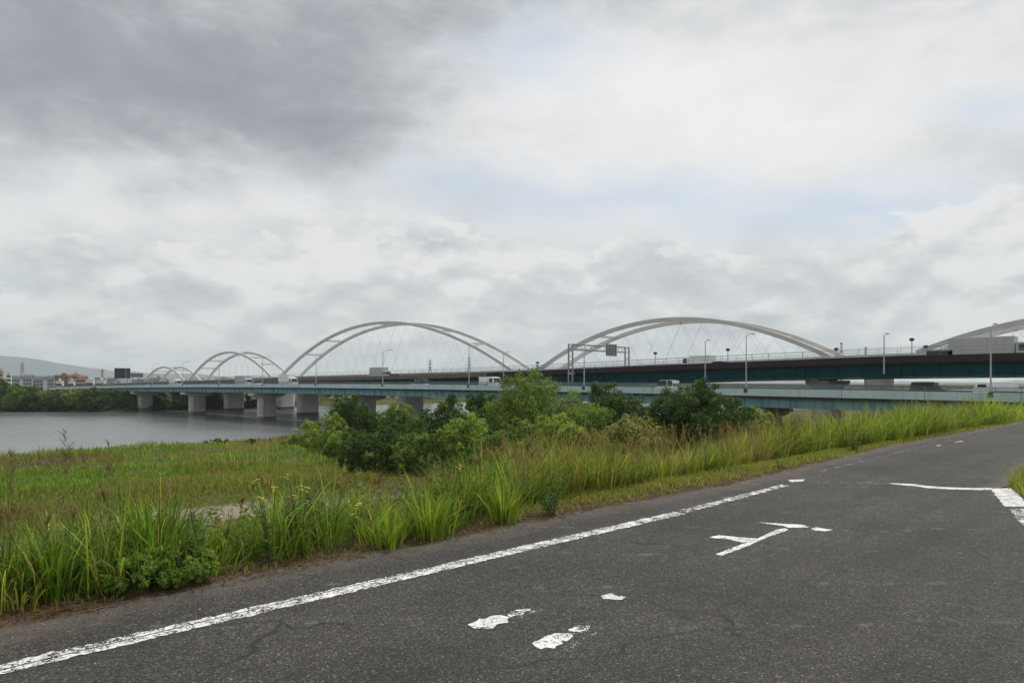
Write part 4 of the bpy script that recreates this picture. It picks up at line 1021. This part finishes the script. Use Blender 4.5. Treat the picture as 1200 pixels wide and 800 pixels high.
# reed clump and stray seed stalks standing up against the river
def reed(px, py, n, h, label, w=.016, colr=None):
    u, v = unproject(px, py, 0); zg = float(terrain(u, v)); t = empty('reed_clump', (u, v, zg)); tag(t, label, 'grass clump', 'reed clumps by the road')
    ang = rng.uniform(0, 6.28, n); rr = np.abs(rng.normal(0, .09, n)); c = pick(n, GREENS[[0, 4, 1]] if colr is None else colr)
    tinted_mesh('leaf_blades', *blades(np.stack([rr*np.cos(ang), rr*np.sin(ang), 0*rr - .03], 1), h * rng.uniform(.5, 1.05, n), w * rng.uniform(.7, 1.3, n), ang + rng.normal(0, .5, n), rng.beta(1.3, 3.2, n), c, start=.15), M['grass'], t)
reed(182, 672, 150, .78, 'tall dark reed clump on the verge in left foreground')
reed(215, 668, 70, .62, 'smaller reed clump just right of the tall dark one')
reed(60, 700, 110, .66, 'reed clump near the left picture edge')
reed(505, 630, 130, .66, 'arching bright reed clump left of the centre on verge', colr=GREENS[[1, 2, 3]])
reed(590, 612, 100, .60, 'bright reed clump right of the arching one', colr=GREENS[[1, 2, 3]])
reed(455, 640, 90, .50, 'short reed clump left of the arching bright one', colr=GREENS[[1, 2]])
def stalk(px, py, ytop, label):
    u, v = unproject(px, py, 0); Zd = (u + v) * S2; zg = float(terrain(u, v)); h = EYE - (ytop - HOR) * Zd / FPX - zg
    t = empty('seed_stalk', (u, v, zg)); tag(t, label, 'grass stalk', 'stray seed stalks')
    n = 1; st = blades(np.array([[0, 0, -.02]]), np.array([h]), np.array([.009]), np.array([rng.uniform(0, 6)]), np.array([.08]), np.array([[.14, .14, .06]]))
    tinted_mesh('stem', *st, M['grass'], t)
    m = 46; s = 1 - rng.uniform(0, .26, m); p = np.stack([0*s, 0*s, h * (s - .04)], 1)
    tinted_mesh('seed_head', *blades(p, (1.12 - s) * .32 * rng.uniform(.5, 1.2, m) + .02, np.full(m, .007), rng.uniform(0, 6.28, m), rng.uniform(.2, .8, m), np.tile((.17, .15, .09), (m, 1)) * rng.uniform(.7, 1.3, (m, 1)), start=.5), M['grass'], t)
stalk(77, 692, 498, 'tall stalk with open seed head standing against the river at left')
stalk(128, 690, 512, 'shorter seed stalk right of the tall one against the river')
stalk(12, 704, 520, 'seed stalk at the left picture edge against the river')

# ------------------------------------------------------------------ far town, pylons, hill
def building(px, ytop, wpx, Z, mat, label, floors=3, roof='flat', rmat=None):
    u, v = at_depth(px, Z); zg = float(terrain(u, v)) - .1; h = EYE + (HOR - ytop) * Z / FPX - zg; w = wpx * Z / FPX; d = w * .6
    t = empty('town_building', (u, v, zg), math.radians(-45)); tag(t, label, 'building', 'far town buildings')
    MB().box((-w/2, -d/2, 0), (w/2, d/2, h)).build('wall', mat, t)
    b = MB()
    if roof == 'flat': b.box((-w/2 - .2, -d/2 - .2, h + .002), (w/2 + .2, d/2 + .2, h + .5)); b.box((-w*.1, -d*.2, h + .502), (w*.15, d*.2, h + 2.2))
    else: b.prism_x([(-d/2 - .5, h + .002), (d/2 + .5, h + .002), (0, h + w * .16 + 1)], -w/2 - .4, w/2 + .4)
    b.build('roof', rmat or mat, t)
    nf = max(2, int(h / 3)); nw = max(3, int(w / 3.2))
    for f in range(nf):
        for k in range(nw):
            x = -w/2 + w * (k + .5) / nw; z = 1.0 + f * (h - 1) / nf
            o = bpy.data.objects.new('window', win_mesh); col.objects.link(o); o.parent = t; o.location = (x, -d/2 - .05, z)
win_mesh = bpy.data.meshes.new('window'); _b = MB().box((-.9, -.04, 0), (.9, .045, 1.4)); win_mesh.from_pydata(_b.v, [], _b.f); win_mesh.update(); win_mesh.materials.append(M['glass'])
M['wbrick'] = plain('brown_brick', (.25, .12, .08), .9); M['wwhite'] = plain('white_render', (.62, .62, .60), .9); M['wgrey'] = plain('grey_render', (.30, .31, .33), .9)
M['wtan'] = plain('tan_render', (.42, .30, .20), .9); M['rgrey'] = plain('grey_roof', (.13, .135, .15), .8)
for a in ((75, 440, 16, 620, M['wbrick'], 'brown brick apartment block in the far town'), (89, 439, 8, 600, M['wtan'], 'narrow tan block right beside the brown apartment block'),
          (97, 443, 9, 560, M['wtan'], 'tan low block right of the narrow tan one', 3, 'gable', M['wbrick']), (60, 443, 10, 640, M['wgrey'], 'grey house left of the brown apartment block', 3, 'gable', M['rgrey']),
          (47, 444, 12, 600, M['wgrey'], 'grey roofed long house in the far town', 3, 'gable', M['rgrey']), (34, 442, 11, 680, M['wgrey'], 'grey block right of the tall pylon', 3, 'gable', M['rgrey']),
          (20, 443, 10, 640, M['wgrey'], 'grey house just left of tall pylon', 3, 'gable', M['rgrey']), (11, 437, 4, 560, M['wwhite'], 'slim white tower block near the left picture edge'),
          (1, 435, 5, 540, M['wtan'], 'tan block cut by the left picture edge'), (106, 445, 8, 520, M['wwhite'], 'small white house above the dipping blue bridge'),
          (119, 446, 9, 520, M['wwhite'], 'small white block left of the dark sign board'), (131, 445, 8, 560, M['wgrey'], 'small grey house right under the dark sign board', 3, 'gable', M['rgrey']),
          (70, 447, 7, 500, M['wwhite'], 'low white house in front of brown apartment block'), (84, 447, 6, 500, M['wwhite'], 'tiny white house in front of the narrow tan block'),
          (186, 443, 14, 620, M['wgrey'], 'grey building behind the leftmost arch', 3, 'flat'), (262, 444, 16, 640, M['wtan'], 'tan building behind the second arch from left', 3, 'flat')):
    building(*a)
def roofs():
    b = MB()
    for i in range(90):
        px = rng.uniform(-30, 330); Z = rng.uniform(660, 980); u, v = at_depth(px, Z); zg = float(terrain(u, v)); w = rng.uniform(7, 14); d = rng.uniform(7, 10); h = rng.uniform(4.5, 9.5)
        b.box((u - w/2, v - d/2, zg - .1), (u + w/2, v + d/2, zg + h))
        b.loft([[(x, v - d/2 - .3, zg + h + .01), (x, v + d/2 + .3, zg + h + .01), (x, v, zg + h + 2)] for x in (u - w/2 - .3, u + w/2 + .3)])
    return b.build('town_roofs', M['wtown'])
M['wtown'] = plain('town_walls_and_roofs', (.17, .165, .17), .85, 0, .9, .07)
tag(roofs(), 'jumble of low house roofs in the far town', 'houses', kind='stuff')
def pylon(px, ytop, wpx, Z, label):
    u, v = at_depth(px, Z); zg = float(terrain(u, v)); h = EYE + (HOR - ytop) * Z / FPX - zg; w = wpx * Z / FPX / 2
    t = empty('power_pylon', (u, v, zg), math.radians(-45)); tag(t, label, 'pylon', 'far power pylons')
    b = MB(); r = max(.16, Z * .00028); ks = [0, .3, .55, .75, .9, 1]; ws = [1, .62, .40, .26, .18, .06]
    for sx in (-1, 1):
        for sy in (-1, 1): b.tube([(sx*w*q, sy*w*q, h*k) for k, q in zip(ks, ws)], r, 4)
    for i in range(5):
        for sy in (-1, 1):
            b.tube([(-w*ws[i], sy*w*ws[i], h*ks[i]), (w*ws[i+1], sy*w*ws[i+1], h*ks[i+1])], r*.7, 4); b.tube([(w*ws[i], sy*w*ws[i], h*ks[i]), (-w*ws[i+1], sy*w*ws[i+1], h*ks[i+1])], r*.7, 4)
    b.build('lattice', M['steel'], t)
    for k in (.72, .82, .92):
        b = MB(); b.loft([[(-w*1.1, y, h*k) for y in (0,)] * 1 + [(-w*1.1, .2, h*k), (-w*1.1, .2, h*k + .2)], [(0, -.4, h*k - .1), (0, .4, h*k - .1), (0, 0, h*k + .6)], [(w*1.1, 0, h*k), (w*1.1, .2, h*k), (w*1.1, .2, h*k + .2)]]); b.build('cross_arm', M['steel'], t)
pylon(26, 424, 7, 760, 'tall steel pylon in the far town near left picture edge')
pylon(120, 432, 5, 820, 'steel pylon beyond the town left of the dark sign board')
pylon(504, 421, 7, 900, 'distant steel pylon under the big middle arch')
pylon(550, 417, 8, 900, 'distant steel pylon left of the big middle arch foot')
def chimney(px, ytop, wpx, Z, label, mat):
    u, v = at_depth(px, Z); zg = float(terrain(u, v)); h = EYE + (HOR - ytop) * Z / FPX - zg; r = wpx * Z / FPX / 2
    t = empty('chimney', (u, v, zg)); tag(t, label, 'chimney')
    b = MB(); b.tube([(0, 0, 0), (0, 0, h*.7), (0, 0, h)], [r*1.3, r, r*.8], 12); b.build('shaft', mat, t)
    b = MB(); b.tube([(0, 0, h + .002), (0, 0, h + r)], r * .95, 12); b.build('rim', M['wbrick'], t)
    b = MB(); b.tube([(0, 0, h*.8), (0, 0, h*.83)], r * 1.4, 12); b.build('platform', M['wgrey'], t)
chimney(986, 403, 3, 900, 'pale pointed chimney beyond the right end of the wide arch', M['wwhite'])
chimney(1014.5, 408, 2.6, 900, 'grey chimney beyond the bridge between the two right arches', M['wgrey'])

def hills():
    az = np.linspace(-62, 70, 200); rows = []
    M_ = MB(); px = 600 + FPX * np.tan(np.radians(np.clip(az, -60, 60)))
    top = np.interp(px, [-700, -200, -60, 25, 60, 100, 140, 200, 300, 420, 700, 1200], [20, 20, 19, 21, 18, 12, 9, 8, 6, 4, 2, 1])
    top = top + (vnoise(px, px*0, 40, 51) - .5) * 3 + (vnoise(px, px*0, 14, 52) - .5) * 1.5
    D = 7600.0
    for f, zf in ((1.0, 0), (1.04, .6), (1.08, 1.0), (1.13, .5), (1.17, 0)):
        r = D * f
        rows.append([(r * math.sin(math.radians(a + 45)), r * math.cos(math.radians(a + 45)), -6 + zf * (tp * D * 1.08 / FPX / math.cos(math.radians(min(60, abs(a)))) + 8)) for a, tp in zip(az, top)])
    n = len(az); co = [p for r in rows for p in r]; f = [(i*n+j, i*n+j+1, (i+1)*n+j+1, (i+1)*n+j) for i in range(4) for j in range(n-1)]
    M_.add(co, f); return M_.build('hills', M['hill'], None, True)
M['hill'] = plain('wooded_hill', (.030, .045, .05), .95, 0, .3, .01)
tag(hills(), kind='structure')

# ------------------------------------------------------------------ haze in the air
hz = MB().box((-9300, -9300, -11), (9300, 9300, 330)).build('haze', None)
hm = bpy.data.materials.new('air_haze'); hm.use_nodes = True; hn = hm.node_tree.nodes; hn.clear()
pv = hn.new('ShaderNodeVolumePrincipled'); pv.inputs['Color'].default_value = (.84, .93, 1, 1); pv.inputs['Density'].default_value = 1.25e-4; pv.inputs['Anisotropy'].default_value = .2
oo = hn.new('ShaderNodeOutputMaterial'); hm.node_tree.links.new(pv.outputs[0], oo.inputs['Volume']); hz.data.materials.append(hm)
tag(hz, 'thin pale haze in the air over the whole river plain', 'haze', kind='stuff')
